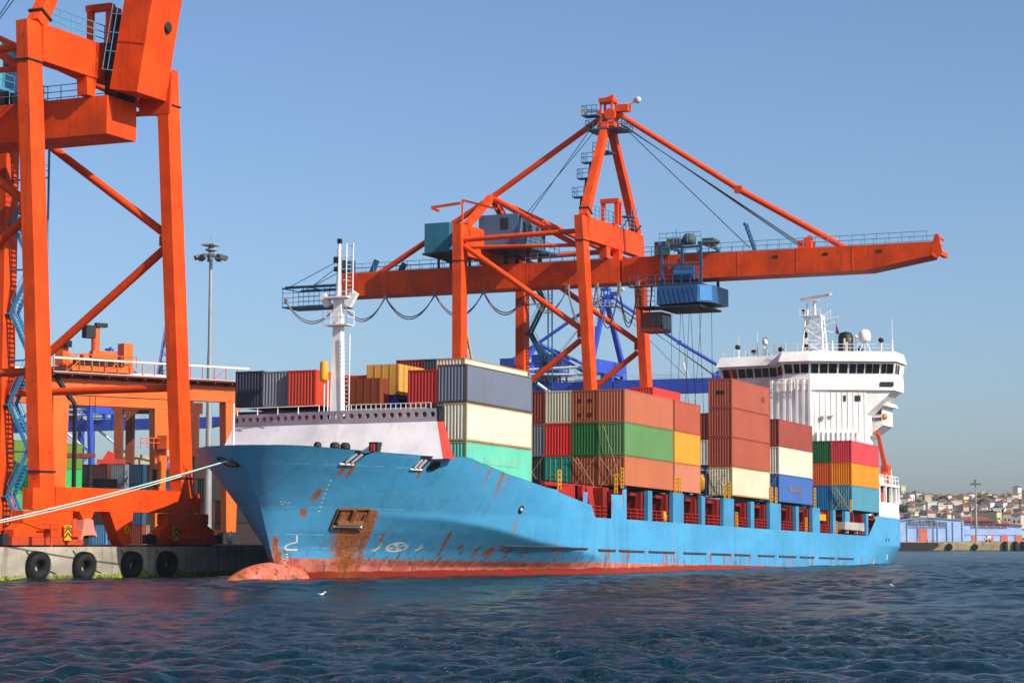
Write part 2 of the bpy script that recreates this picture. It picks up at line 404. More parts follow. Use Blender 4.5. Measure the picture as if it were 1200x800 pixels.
RUSTS += [(140.2, 4.2, 3.0, 5.6, 1.0, .55), (141.6, 4.2, 1.2, 5.0, .8, .5), (140.5, 3.1, 1.8, 2.6, 1.0, .6), (140.9, 2.9, 1.2, 2.2, 1.0, .7), (136.8, 5.5, .55, .8, .85, .2), (136.85, 4.2, .5, .6, .85, .4), (144.0, 2.55, .3, .9, .9, .6), (150.3, 2.8, .4, 1.9, .95, .7), (152.8, 1.98, .5, .45, .95, .4), (154.95, 1.75, .5, .8, .95, .6), (156.45, 1.75, .9, .8, .95, .6), (157.3, 1.95, .5, .4, .95, .5), (158.7, 1.65, .5, .8, .9, .5), (160.9, 1.6, .35, .6, .9, .4), (163.7, 2.25, .45, 1.0, .9, .3), (163, 1.6, .35, .7, .8, .2), (165, 1.7, .4, .8, .8, .2),
          (149, 8.0, .5, 1.0, .3, 0), (150.9, 7.8, .7, 2.2, .36, -.05), (152.9, 7.6, 1.0, 2.6, .42, -.06), (153.9, 7.4, .5, 1.6, .3, -.05), (157.05, 4.35, .3, 1.9, 1.0, -.05), (137.0, 7.3, .45, .9, .85, .2), (137.6, 7.3, .35, 1.1, .8, .2), (143.3, 7.2, .4, .8, .75, .1), (136.4, 2.1, .35, 1.6, 1.0, .35), (136.9, 1.2, .45, 1.6, 1.0, .3), (144, 3.1, .25, .9, .5, .8)]
for x, l in ((173.6, 1.2), (176.7, 1.0), (178.2, .9), (182.2, .8), (187.5, 1.5), (189.6, 1.4), (199.6, 1.2), (203.6, 1.5), (205.6, 1.4), (211.4, 1.0), (214.6, 1.2), (224.3, 1.5), (226, 1.3), (233.2, 1.1), (240.6, 1.2), (245.6, 1.3), (253.2, .9), (258.5, .8)):
    RUSTS.append((x, 1.88, .3 + .5 * rnd.random(), l, .95, 0))
for x in (172.0, 196.0, 208.3, 216.6, 229.5, 247.0): RUSTS.append((x, 1.88, .18, 1.2, .8, 0))
for a, b in OPEN:
    if rnd.random() < .6: RUSTS.append((b + .2, 4.5, .22, 2.6, .35, 0))
RUSTS += [(176.9, 6.6, .3, 1.6, .5, 0), (174.4, 6.0, .25, 1.2, .5, 0)]
hull()
M_HB = paint('#4596c2', .35, .3, .35); M_RED = paint('#b62315', .5, .35, .5); M_WH = paint('#ece6e3', .45, .14, .25, k=1); M_WHC = paint('#eeece8', .42, .16, .24, k=1)
M_WEB = paint('#8c1a10', .6, .5, .6); M_GREYW = paint('#b9aeb0', .5, .15, .3, k=1); M_DK = plain('dark_steel', '#17181a', .7); M_YEL = paint('#e8a512', .5, .2, .3); M_SAL = paint('#d8402c', .5, .35, .3)
M_GLS = glass(); M_BLK = plain('black_rubber', '#0b0b0c', .85); M_SOOT = plain('soot_black', '#0a0a0a', .6)
M_WORN = paint('#6b4a2a', .8, .8, .5); M_MARK = paint('#e6e3d8', .5, .1, .2)
# bulb
mb = MB(); prof = []
for i in range(15):
    t = i / 14; prof.append((2.1 * math.sin(math.pi * .5 * min(1, t * 1.35)) ** .62 if t < .74 else 2.1, t * 9.5))
vv = []; n = 28
for j, (r, h) in enumerate(prof):
    for i in range(n):
        a = 2 * math.pi * i / n; vv.append((129.9 + h, YC + r * .82 * math.cos(a), -1.55 + r * math.sin(a) * 1.0 + .0 * h))
mb.add(vv, [(j * n + i, j * n + (i + 1) % n, (j + 1) * n + (i + 1) % n, (j + 1) * n + i) for j in range(14) for i in range(n)], True)
def bulb_mat():
    m, nt, b = _new('bulb_paint'); t = NT(nt); tc = t.n('TexCoord'); v = tc.outputs['Object']
    n1 = t.noise(v, 1.0, 6, .62); n2 = t.noise(t.scale(v, 2.0, 2.0, .7), 1.2, 6, .65); n3 = t.noise(v, .55, 4)
    c = t.mix(t.ramp(n2, .35, .65), lin('#b84a36'), lin('#cf7460'))
    c = t.mix(t.ramp(n1, .52, .58), c, t.mix(t.ramp(n2, .4, .6), lin('#b8651f'), lin('#6b3a20')))
    c = t.mix(t.ramp(n3, .57, .60), c, lin('#5d5450'))
    t.l(c, b.inputs['Base Color']); b.inputs['Roughness'].default_value = .5; return m
mb.build('bulbous_bow', bulb_mat(), ship)
# decks
mb = MB()
def deck_poly(x0, x1, z, inset, step=2.0):
    xs = [x0 + (x1 - x0) * i / int((x1 - x0) / step) for i in range(int((x1 - x0) / step) + 1)]
    st = ip(z, STEM); L = [(x, half(x, z, st) - inset) for x in xs]
    return [(x, YC - max(.05, h), z) for x, h in L] + [(x, YC + max(.05, h), z) for x, h in L[::-1]]
mb.prism(deck_poly(133.4, 150, 6.7, .3, 1.0), (0, 0, .12)); mb.prism(deck_poly(150, 258, 4.25, .25, 4), (0, 0, .12)); mb.prism(deck_poly(257.8, 272.3, 6.55, .3, 2), (0, 0, .12))
mb.build('deck', paint('#8c3b2c', .7, .4, .5), ship)
# inner face of the bow bulwark so that the rim has thickness
pr_ = []
for x0 in np.arange(132.2, 167.6, .6):
    zt = ip(x0, RIM); zl = 6.9 if x0 < 150 else 4.4; pr_.append([(*hull_side(x0, zt), zt + .02)] + [(*hull_side(x0, zt + (zl - zt) * k / 4), zt + (zl - zt) * k / 4) for k in range(5)])
for sd in (-1, 1):
    mb = MB()
    for a, b in zip(pr_[:-1], pr_[1:]):
        P_ = lambda q, o: (q[0] + (.1 if o else 0), YC + sd * max(.02, q[1] - (.18 if o else 0)), q[2])
        mb.add([P_(a[0], 0), P_(b[0], 0), P_(b[1], 1), P_(a[1], 1)], [(0, 1, 2, 3)])
        for k in range(1, 5): mb.add([P_(a[k], 1), P_(b[k], 1), P_(b[k + 1], 1), P_(a[k + 1], 1)], [(0, 1, 2, 3)])
    mb.build('bulwark', M_HB, ship, fix=False)
# side pillars between the mooring-deck openings, with thickness
edges = [(OPEN[i][1], OPEN[i + 1][0]) for i in range(len(OPEN) - 1)] + [(255.2, 256.2)]
ztop = lambda x: 7.22
for a, b in edges:
    wide = b - a > 1.6
    for sd in (-1, 1):
        m_ = MB(); y0 = YC + sd * (HB - .002); y1 = YC + sd * (HB - .38); m_.box(a, b, min(y0, y1), max(y0, y1), 4.56, ztop(a) + (.06 if wide else 0)); m_.build('bulwark_pillar', M_HB, ship)
m_ = MB(); m_.box(246.3, 248.2, YC - HB + .002, YC - HB + .36, 5.75, 7.25); m_.build('bulwark_pillar', M_HB, ship)
# inboard coaming wall and web frames, colours darkened for recess shade; hatch covers
mb = MB()
for sd in (-1, 1):
    y = YC + sd * 7.9; mb.box(165, 258, min(y, y - sd * .3), max(y, y - sd * .3), 4.37, 6.9)
mb.build('hatch_coaming', plain('coaming_dark', '#2a1512', .8), ship)
for a, b, h_, z0, z1 in ((163.5, 176.9, 8.2, 6.75, 7.3), (177.6, 203.2, 8.4, 6.75, 7.35), (206.4, 234.6, 8.4, 6.75, 7.35), (249.8, 257, 8.4, 6.75, 7.35), (152, 162, 7.4, 4.4, 6.72)):
    mb = MB(); mb.box(a, b, YC - h_, YC + h_, z0, z1); mb.build('hatch_cover', plain('hatch_dark', '#221a18', .8), ship)
webs = []
for a, b in OPEN[:-1]:
    webs += [(a + .55 * (b - a), b + .05), (a - .02, a + .22)]
webs += [(242.2, 242.8), (249.2, 251.8), (254.8, 255.6), (259.9, 260.6), (166.2, 167.9), (173.3, 174.2)]
for a, b in webs:
    m_ = MB()
    if b - a > 1.5:
        xm = b - .5
        m_.box(xm, b, YC - HB + .5, YC - 8.0, 4.38, 7.1); m_.box(a, xm - .9, YC - HB + 1.7, YC - 8.05, 4.38, 5.9); m_.box(a + .3, xm - .02, YC - HB + .9, YC - 8.1, 6.72, 7.0)
        m_.bar((xm - .25, YC - HB + .9, 4.5), (xm - .05, YC - HB + .9, 7.0), .1, .1)
    else: m_.box(a, b, YC - HB + .42, YC - 8.0, 4.38, 7.12)
    m_.build('web_frame', M_WEB, ship)
for a, b in OPEN + [(170.6, 174.1), (256.4, 259.3)]:
    m_ = MB(); y = YC - HB + .3
    for h in (.32, .62, .95): m_.tube((a + .05, y, 4.56 + h), (b - .05, y, 4.56 + h), .035, 5)
    k = max(2, int((b - a) / 1.5))
    for i in range(1, k): m_.tube((a + (b - a) * i / k, y, 4.4), (a + (b - a) * i / k, y, 5.51), .035, 5)
    m_.build('deck_railing', M_RED, ship)
# red structure in the stepped notch ahead of the first openings
m_ = MB(); m_.prism([(162.9, YC - HB + .5, 6.45), (167.9, YC - HB + .5, 5.2), (167.9, YC - HB + .5, 7.2), (166.8, YC - HB + .5, 7.2)], (0, .25, 0)); m_.box(168.9, 169.6, YC - HB + .5, YC - 8.0, 4.5, 7.1)
m_.prism([(169.6, YC - HB + .45, 7.1), (171.0, YC - HB + .45, 7.1), (171.9, YC - HB + .45, 4.5), (170.9, YC - HB + .45, 4.5)], (0, .3, 0)); m_.box(163, 176.8, YC - 9.6, YC - 9.2, 6.95, 7.25)
m_.build('notch_plate', M_RED, ship)
def gridladder(x, y, z0, z1, w=.55):
    m_ = MB()
    for s in (-1, 1): m_.bar((x + s * w / 2, y, z0), (x + s * w / 2, y, z1), .09, .09)
    k = max(3, int((z1 - z0) / .33))
    for i in range(1, k): m_.bar((x - w / 2, y, z0 + (z1 - z0) * i / k), (x + w / 2, y, z0 + (z1 - z0) * i / k), .06, .06)
    m_.tube((x - w / 2, y, z1), (x + w / 2, y, z1), .05, 5); return m_
for x, z0, z1 in ((175.5, 6.7, 8.3), (176.95, 7.2, 8.9), (163.2, 6.6, 8.1), (190.3, 7.25, 8.7), (191.5, 7.25, 8.7), (204.2, 7.25, 8.6), (205.5, 7.25, 8.9), (219.0, 7.25, 8.9), (220.6, 7.25, 8.9), (208.0, 4.6, 6.0), (231.6, 4.6, 6.1), (243.4, 4.6, 6.0), (234.6, 7.25, 9.4), (249.2, 7.2, 8.6)):
    gridladder(x, YC - HB + (.12 if z0 > 6 else .22), z0, z1).build('access_ladder', M_YEL, ship)
m_ = MB(); m_.lathe((188.0, YC - HB + .45, 4.6), [(0, 0), (.28, 0), (.3, .5), (.2, .95), (0, 1.0)], 12); m_.build('winch_cover', M_YEL, ship)
m_ = MB(); m_.box(237.3, 240.2, YC - HB + .5, YC - HB + .9, 6.0, 6.7); m_.build('locker', M_YEL, ship)
# grey gangway stowed in the aft opening
m_ = MB(); yb = YC - HB - .55
m_.box(244.2, 251.3, yb, yb + .8, 5.15, 5.98); m_.bar((251.3, yb + .4, 5.5), (252.6, yb + .4, 5.6), .7, .9)
for i in range(8): m_.bar((244.4 + i * .95, yb - .03, 5.05), (244.9 + i * .95, yb - .03, 6.05), .07, .05)
m_.box(246.0, 246.3, yb + .2, yb + .6, 4.75, 5.15); m_.box(250.0, 250.3, yb + .2, yb + .6, 4.75, 5.15)
m_.build('gangway', paint('#b9b4ad', .5, .3, .5), ship)
# rubbing bars: short horizontal fender strips along the side
for a, b in ((171.3, 175.0), (175.9, 181.8), (183.0, 189.5), (192.0, 199.2 - 1), (199.8, 205.4), (206.6, 211.3), (214.0, 219.4), (221.0, 227.0), (228.4, 233.6), (235.6, 241.6), (243.0, 249.5)):
    m_ = MB(); m_.box(a, b, YC - HB - .12, YC - HB + .05, 1.82, 1.96); m_.build('rubbing_bar', paint('#4a3a30', .8, .9, .6), ship)
m_ = MB(); pts = [hull_pt(x, 1.95, .07)[0] for x in np.arange(157.5, 169.5, .5)]; m_.path(pts, .08, 6); m_.build('rubbing_bar', paint('#4a3a30', .8, .9, .6), ship)
# ---- marks painted on the bow, laid on the plating
def decal(polys, name, mat, off=.025, sub=1):
    m_ = MB()
    for p in polys:
        vs_ = [hull_pt(x, z, off)[0] for x, z in p]; m_.add(vs_, [tuple(range(len(vs_)))])
    return m_.build(name, mat, ship, fix=False)
def stroke(pts, w):
    out = []
    for (xa, za), (xb, zb) in zip(pts[:-1], pts[1:]):
        d = Vector((xb - xa, zb - za)); nn = Vector((-d.y, d.x)).normalized() * w / 2; e = d.normalized() * w * .3
        out.append([(xa - e.x + nn.x, za - e.y + nn.y), (xb + e.x + nn.x, zb + e.y + nn.y), (xb + e.x - nn.x, zb + e.y - nn.y), (xa - e.x - nn.x, za - e.y - nn.y)])
    return out
B_BULB = stroke([(137.4, 2.42), (137.66, 1.97)], .10) + stroke([(137.66, 1.96), (137.36, 1.87), (137.13, 1.72), (137.12, 1.56), (137.3, 1.43), (137.95, 1.43)], .10)
decal(B_BULB, 'bulb_mark', M_MARK)
cx, cz = 146.3, 1.735
ring = []
for i in range(20):
    a, b = 2 * math.pi * i / 20, 2 * math.pi * (i + 1) / 20
    ring.append([(cx + 1.1 * math.cos(a), cz + .36 * math.sin(a)), (cx + 1.1 * math.cos(b), cz + .36 * math.sin(b)), (cx + .85 * math.cos(b), cz + .27 * math.sin(b)), (cx + .85 * math.cos(a), cz + .27 * math.sin(a))])
for a in (.5, 2.07, 3.64, 5.21):
    ring.append([(cx, cz), (cx + .9 * math.cos(a - .38), cz + .29 * math.sin(a - .38)), (cx + .9 * math.cos(a + .38), cz + .29 * math.sin(a + .38))])
decal(ring, 'thruster_mark', M_MARK)
for (xa, za), (xb, zb) in (((144.5, 2.02), (144.45, 1.4)), ((148.6, 2.08), (148.6, 1.46))):
    d = Vector((xb - xa, zb - za)); nn = Vector((.75, .24)); m1 = Vector((xa, za)) + d * .62
    decal(stroke([(xa, za), (m1.x, m1.y)], .09) + [[(m1.x - nn.x * .55, m1.y - nn.y * .55 - .05), (m1.x + nn.x * .55, m1.y + nn.y * .55 + .05), (xb, zb)]], 'arrow_mark', M_MARK)
dots = []
for i in range(9):
    z = 1.15 - i * .2; x = ip(z, STEM) + .75 - (.25 if 2 < i < 6 else 0); dots.append([(x, z), (x + .12, z), (x + .12, z - .08), (x, z - .08)])
for i in range(8):
    z = 6.3 - i * .3; x = 136.9 + i * .12
    dots.append([(x, z), (x + .09, z), (x + .09, z - .1), (x, z - .1)])
for x, z in ((135.3, 4.78), (135.5, 4.72), (135.45, 4.6), (135.7, 4.7)): dots.append([(x, z), (x + .1, z + .02), (x + .1, z - .06), (x, z - .06)])
decal(dots, 'draught_marks', M_MARK)
for x, z, l in ((258.7, 1.9, .9), (266.2, 2.6, .7)):
    m_ = MB(); h = half(x, z, 140) + .03; m_.box(x, x + .12, YC - h - .01, YC - h + .25, z - l, z); m_.build('draught_marks', M_MARK, ship)
for x in (264.6, 266.0):
    m_ = MB(); h = half(x, 4.2, 140); m_.lathe((x, YC - h - .02, 4.3), [(.0, 0), (.22, 0), (.22, .1)], 10, 'y'); m_.build('hull_port', M_DK, ship)
# ---- anchor over a black plate that paints the pocket's darkness on the plating
def hp(x, z, off): return hull_pt(x, z, off)[0]
pk = [(138.93, 4.29), (141.2, 4.35), (141.66, 2.89), (139.22, 2.97)]
m_ = MB(); top = [hp(x, z, .06) for x, z in pk]; m_.add(top, [(0, 1, 2, 3)])
m_.build('anchor_recess_plate', plain('pocket_black', '#120d0a', .9), ship, fix=False)
m_ = MB()
c4 = [hp(x, z, .1) for x, z in pk]
for a, b in ((0, 1), (1, 2), (2, 3), (3, 0)): m_.bar(c4[a], c4[b], .14, .16)
ra = m_.build('recess_rim', M_WORN, ship)
m_ = MB(); A = lambda u, v, o: hp(138.93 + (2.27 + .17 * v) * u + .29 * v, 4.3 - 1.35 * v, o)
m_.bar(A(.5, .08, .2), A(.5, .8, .28), .3, .3); m_.bar(A(.1, .8, .3), A(.92, .8, .3), .42, .34)
for u in (.12, .9): m_.bar(A(u, .8, .32), A(u, .36, .42), .34, .16, None, .12, .08)
an = m_.build('anchor', paint('#7a4a22', .8, .8, .5), ship)
m_ = MB(); m_.bar(A(.06, .93, .16), A(.96, .93, .16), .16, .16); m_.build('anchor_sill', M_MARK, ship)
# ---- bow bulwark openings, their dark insides painted as flat patches on the plating
def oval(cx_, cz_, rx, rz, name, mat, off, lean=0, n=18):
    m_ = MB(); vs_ = []
    for i in range(n):
        a = 2 * math.pi * i / n; dz = rz * math.sin(a); vs_.append(hp(cx_ + rx * math.cos(a) + lean * dz, cz_ + dz, off))
    m_.add(vs_, [tuple(range(n))]); m_.path(vs_ + vs_[:1], .07, 6); return m_.build(name, mat, ship, fix=False)
oval(144.2, 7.55, .5, .3, 'mooring_port', M_DK, .04, .5)
oval(157.0, 4.8, .28, .24, 'mooring_port', M_DK, .04)
m_ = MB(); m_.blob(hp(156.95, 4.74, .12), .2, .15, .17, 10, 6); m_.build('fairlead_roller', M_GREYW, ship)
for x0, w_ in ((136.9, .85), (142.5, 1.0)):
    m_ = MB(); zt = ip(x0, RIM) - .02
    q = [(x0 - .35, zt - .95), (x0 + w_ - .25, zt - .95), (x0 + w_ - .05, zt - .4), (x0 + w_ + .55, zt - .02), (x0 - .1, zt - .02), (x0 + .05, zt - .4)]
    vs_ = [hp(x, z, .05) for x, z in q]; m_.add(vs_, [tuple(range(len(vs_)))]); m_.build('mooring_port', M_DK, ship, fix=False)
    for dx in (.2, .6): 
        m_ = MB(); m_.tube(hp(x0 + dx - .2, zt - .9, .1), hp(x0 + dx, zt - .3, .12), .11, 8); m_.build('fairlead_roller', M_GREYW, ship)
    m_ = MB(); m_.bar(hp(x0 - .35, zt - .98, .08), hp(x0 + w_ - .25, zt - .98, .08), .14, .12); m_.build('fairlead_sill', M_MARK, ship)
# hawse hole on the far side of the stem, its dark painted flat
def hull_pt_port(x, z, off):
    q, n = hull_pt(x, z, 0); return Vector((q.x, 2 * YC - q.y, q.z)) + Vector((n.x, -n.y, n.z)) * off
m_ = MB(); ring_ = [hull_pt_port(132.95 + .26 * math.cos(k * .35), 7.45 + .33 * math.sin(k * .35), .04) for k in range(18)]; m_.add(ring_, [tuple(range(18))]); m_.path(ring_ + ring_[:1], .08, 6); m_.build('mooring_port', M_DK, ship, fix=False)
m_ = MB(); m_.blob(hull_pt_port(132.7, 7.42, .1), .18, .18, .2, 10, 6); m_.build('fairlead_roller', M_WORN, ship)
# ---- mooring gear seen over the rim
for x, y, r in ((136.9, 75.2, .36), (137.5, 74.7, .36), (136.2, 76.2, .28)):
    m_ = MB(); m_.lathe((x, y, 7.4), [(.0, 0), (r * .8, 0), (r * .8, .95), (r, 1.0), (r, 1.4), (r * .6, 1.55), (0, 1.57)], 14); m_.build('mooring_bollard', M_DK if r < .4 else M_SAL, ship)
m_ = MB(); m_.box(143.3, 144.6, 75.2, 75.9, 8.0, 9.35); m_.build('breakwater_door', M_DK, ship)
m_ = MB(); m_.box(143.22, 143.3, 75.4, 75.5, 8.3, 9.2); m_.box(143.22, 143.3, 75.6, 75.7, 8.3, 9.2); m_.build('breakwater_door', M_SAL, ship)
# ---- breakwater: white sloping wall with a grey perforated top strip
bx = lambda y, z: 144.7 - .0 * z + (0 if y < 78.9 else .10 * (y - 78.9)) + .05 * max(0, y - 81)
def brow(z): # half widths narrow upward
    t = (z - 6.8) / 4.9; return (69.5 + 1.9 * t, 90.5 - 1.6 * t)
m_ = MB(); ys = [0, .45, .56, 1.0]
ROWB = [8.05, 9.4, 10.85]
V = []
for z in ROWB:
    a, b = brow(z)
    for t in ys: y = a + (b - a) * t; V.append((bx(y, z) - .42 * (10.85 - z), y, z))
n = 4; F = [(r * n + i, r * n + i + 1, (r + 1) * n + i + 1, (r + 1) * n + i) for r in range(2) for i in range(3)]
o = len(V); V2 = [(x + .14, y, z) for x, y, z in V]
m_.add(V, F); m_.add(V2, [f[::-1] for f in F]); m_.build('breakwater', M_WH, ship, fix=False)
# stiffened starboard end plate, painted red, running aft
m_ = MB(); a0, a1 = brow(6.75)[0], brow(10.85)[0]
a2_ = brow(8.1)[0]; m_.prism([(143.6, a2_ - .02, 8.1), (145.4, a2_ - .02, 8.1), (145.9, a1 - .02, 10.85), (144.72, a1 - .02, 10.85)], (0, .12, 0)); m_.build('breakwater_end', M_SAL, ship)
# perforated strip leaning forward; its grey also paints in the weaker sun it gets
NH = 27; m_ = MB(); za, zb_ = 10.85, 11.8
a, b = brow(10.85); a2, b2 = brow(11.8); HOLES = []
def sp_(y, z):
    t = (z - za) / (zb_ - za); return (bx(y, z) - .10 * t, y, z)
lo = [a + (b - a) * i / NH for i in range(NH + 1)]
for i in range(NH):
    y0, y1 = lo[i], lo[i + 1]; yc = (y0 + y1) / 2; zc = 11.38; nn = 16; ringv = []
    sq = []
    for k in range(nn):
        t = 2 * math.pi * k / nn; c_, s_ = math.cos(t), math.sin(t); mxx = max(abs(c_), abs(s_))
        sq.append(sp_(min(max(yc + c_ / mxx * (y1 - y0) / 2, y0), y1), 11.325 + s_ / mxx * .475)); ringv.append(sp_(yc + .2 * c_, zc + .2 * s_))
    m_.add(sq + ringv, [(k, (k + 1) % nn, nn + (k + 1) % nn, nn + k) for k in range(nn)])
    rb = [(p[0] + .22, p[1], p[2]) for p in ringv]; m_.add(ringv + rb, [(k, (k + 1) % nn, nn + (k + 1) % nn, nn + k) for k in range(nn)])
m_.build('breakwater_strip', M_GREYW, ship, fix=False)
for i0, i1 in ((1, 12), (15, 26)):
    ya, yb = lo[i0], lo[i1]; pa, pb = sp_(ya, 11.3), sp_(yb, 11.3); m_ = MB()
    m_.prism([(pa[0] + .4, ya, 11.2), (pb[0] + .4, yb, 11.2), (pb[0] + .4, yb, 11.44), (pa[0] + .4, ya, 11.44)], (.06, 0, 0)); m_.build('breakwater_back', M_SAL, ship)
m_ = MB(); m_.box(146.4, 146.5, 72, 88.4, 10.6, 11.7); m_.build('breakwater_backing', M_DK, ship)
m_ = MB(); m_.rail((144.75, 71.6, 11.78), (144.75, 78.6, 11.78), .45, .42, .03, ()); m_.rail((144.9, 81, 11.7), (145.6, 88.5, 11.7), .55, 1.9, .04, ()); m_.build('breakwater_rail', M_WH, ship)
m_ = MB(); m_.rail((145.2, 70.9, 11.7), (145.2, 72.2, 11.7), .5, .2, .05); m_.box(144.9, 145.8, 71.0, 71.9, 10.9, 12.0); m_.build('light_fitting', M_DK, ship)
# ---- jackstaff
m_ = MB(); m_.tube((132.6, 80.9, 8.3), (132.6, 80.9, 11.5), .09, 8, .07); m_.build('jackstaff', M_WH, ship)
# ---- foremast
mx, my = 145.9, 80.0
m_ = MB(); m_.bar((mx, my, 6.8), (mx, my, 17.8), .85, 1.05, (0, 1, 0), .55, .7); m_.bar((mx, my, 17.8), (mx, my, 20.4), .55, .7, (0, 1, 0), .5, .65)
fm = m_.build('foremast', M_WHC, ship)
m_ = MB(); m_.tube((mx, my, 20.4), (mx, my, 24.2), .22, 10, .18); m_.tube((mx, my, 24.2), (mx, my, 24.9), .12, 8, .1); m_.build('top_pole', M_WHC, fm)
m_ = MB(); m_.cbox((mx, my, 24.75), .25, .3, .35); m_.cbox((mx - .2, my + .15, 23.3), .3, .35, .45); m_.cbox((mx - .2, my + .15, 22.6), .25, .3, .35); m_.build('mast_lamp', M_DK, fm)
m_ = MB(); m_.cbox((mx, my, 20.45), 1.2, 2.0, .12); m_.rail((mx - .6, my + 1.0, 18.4), (mx - .6, my - 1.0, 18.4), 1.0, .65, .03); m_.rail((mx - .6, my + 1.0, 18.4), (mx + .6, my + 1.0, 18.4), 1.0, .8, .03); m_.rail((mx - .6, my - 1.0, 18.4), (mx + .6, my - 1.0, 18.4), 1.0, .8, .03); m_.cbox((mx, my, 18.35), 1.2, 2.0, .06)
m_.bar((mx, my + .9, 19.9), (mx, my + 1.35, 20.7), .5, .5); m_.bar((mx, my - .8, 19.8), (mx, my - 1.4, 20.8), .45, .5); m_.build('mast_platform', M_WHC, fm)
m_ = MB()
for s in (-.28, .28): m_.tube((mx - .2, my - 1.0 + s, 20.6), (mx - .2, my - 1.0 + s, 24.5), .05, 5); m_.tube((mx - .45, my - .95 + s, 9), (mx - .45, my - .95 + s, 17.6), .045, 5)
for i in range(13): m_.tube((mx - .2, my - 1.28, 20.7 + i * .31), (mx - .2, my - .72, 20.7 + i * .31), .025, 4)
for i in range(28): m_.tube((mx - .45, my - 1.23, 9.1 + i * .31), (mx - .45, my - .67, 9.1 + i * .31), .025, 4)
for i in range(5): m_.tube((mx - .2, my - 1.28, 20.9 + i * .85), (mx, my - .2, 20.9 + i * .85), .03, 4)
m_.build('mast_ladder', M_WHC, fm)
m_ = MB(); m_.lathe((mx - .75, my + .75, 14.1), [(0, 0), (.3, 0), (.32, .2), (.32, 1.3), (.26, 1.5), (0, 1.5)], 12); m_.build('lifebuoy_locker', M_YEL, fm)
m_ = MB()
for s in (.55, .85): m_.tube((mx - .5, my + s, 11.7), (mx - .5, my + s, 14.2), .05, 5)
m_.build('cable_pipe', M_WHC, fm)
# ---- deckhouse at the stern with wings swept back
P0, P1, P2 = (259.0, 76.9), (263.1, 67.6), (259.0, 81.7)   # centre corner, wing tip, far corner of the front face
def lp(a, b, t): return (a[0] + (b[0] - a[0]) * t, a[1] + (b[1] - a[1]) * t)
tb = lp(P0, P1, .66)
body = [P2, P0, tb, (264.6, tb[1]), (264.6, 74.0), (273.0, 74.0), (273.0, 84.5), (263.0, 84.5)]
m_ = MB(); m_.prism([(x, y, 6.6) for x, y in body], (0, 0, 17.0)); house = m_.build('deckhouse', M_WHC, ship)
# ribs on the faces
def ribs(a, b, z0, z1, n, d=.16, w=.13, t0=0.0, t1=1.0, name='wall_rib', mat=None):
    m_ = MB(); dv = Vector((b[0] - a[0], b[1] - a[1], 0)).normalized(); nv = Vector((dv.y, -dv.x, 0))
    if nv.x > 0: nv = -nv
    for i in range(n + 1):
        q = lp(a, b, t0 + (t1 - t0) * i / n); c = Vector((q[0], q[1], 0)) + nv * (d / 2)
        m_.bar((c.x, c.y, z0), (c.x, c.y, z1), w, d, tuple(nv))
    return m_.build(name, mat or M_WHC, house)
ribs(P2, P0, 13.0, 23.6, 6, .34, .30)
ribs(P0, tb, 13, 23.4, 9, .06, .08, .08, .98)
low0, low1 = lp(P0, P1, .08), lp(P0, P1, .55)
m_ = MB(); n_ = Vector((-(P1[1] - P0[1]), (P1[0] - P0[0]), 0)).normalized(); n_ = n_ if n_.x < 0 else -n_
m_.prism([(low0[0], low0[1], 11), (low1[0], low1[1], 11), (low1[0], low1[1], 17.3), (low0[0], low0[1], 17.3)], tuple(n_ * .35)); m_.build('lower_casing', M_WHC, house)
sh_ = lambda q: (q[0] + n_.x * .35, q[1] + n_.y * .35)
ribs(sh_(low0), sh_(low1), 11.2, 17.2, 8, .22, .2)
# port side, set back; grey paints in the shade on this white casing
m_ = MB(); m_.prism([(x, y, 6.6) for x, y in ((263.05, 84.4), (263.05, 88.4), (272.9, 88.4), (272.9, 84.4))], (0, 0, 16.9)); m_.build('port_casing', paint('#8a8694', .5, .1, .3), house)
# bridge deck
W2, W3, W4 = (259.0, 80.2), (262.6, 82.0), (263.4, 89.6)
def ring_at(k):   # outline pushed outward by k at the front
    return [(W4[0] - k, W4[1] + k * .6), (W3[0] - k, W3[1] + .0), (W2[0] - k, W2[1] + k * .4), (P0[0] - k, P0[1] - k * .3), (P1[0] - k * .9, P1[1] - k * .6), (P1[0] + 4.2, P1[1] - k * .6), (270.5, 70.5), (270.5, 88.5), (W4[0] + 4, W4[1] + k * .6)]
def loft(r0, z0, r1, z1, cap0=True, cap1=True):
    m_ = MB(); n = len(r0); v = [(x, y, z0) for x, y in r0] + [(x, y, z1) for x, y in r1]
    f = [(i, (i + 1) % n, n + (i + 1) % n, n + i) for i in range(n)]
    if cap0: f.append(tuple(range(n))[::-1])
    if cap1: f.append(tuple(range(n, 2 * n)))
    return m_.add(v, f)
br = loft(ring_at(.25), 22.3, ring_at(.15), 24.15).build('bridge', M_WHC, ship)
loft(ring_at(.05), 24.15, ring_at(.45), 25.75).build('window_band', M_WHC, br)
loft(ring_at(.95), 25.75, ring_at(.25), 27.0).build('bridge_roof', M_WHC, br)
m_ = MB(); e0, e1 = ring_at(.25)[3], ring_at(.25)[4]
# bracket under the starboard wing
wa = lp(P0, P1, .66); wb = lp(P0, P1, .985)
m_.prism([(wa[0] + .1, wa[1], 22.32), (wb[0] + .1, wb[1], 22.32), (wa[0] + .1, wa[1], 19.3)], (4.0, 0, 0)); m_.build('wing_bracket', M_WHC, br)
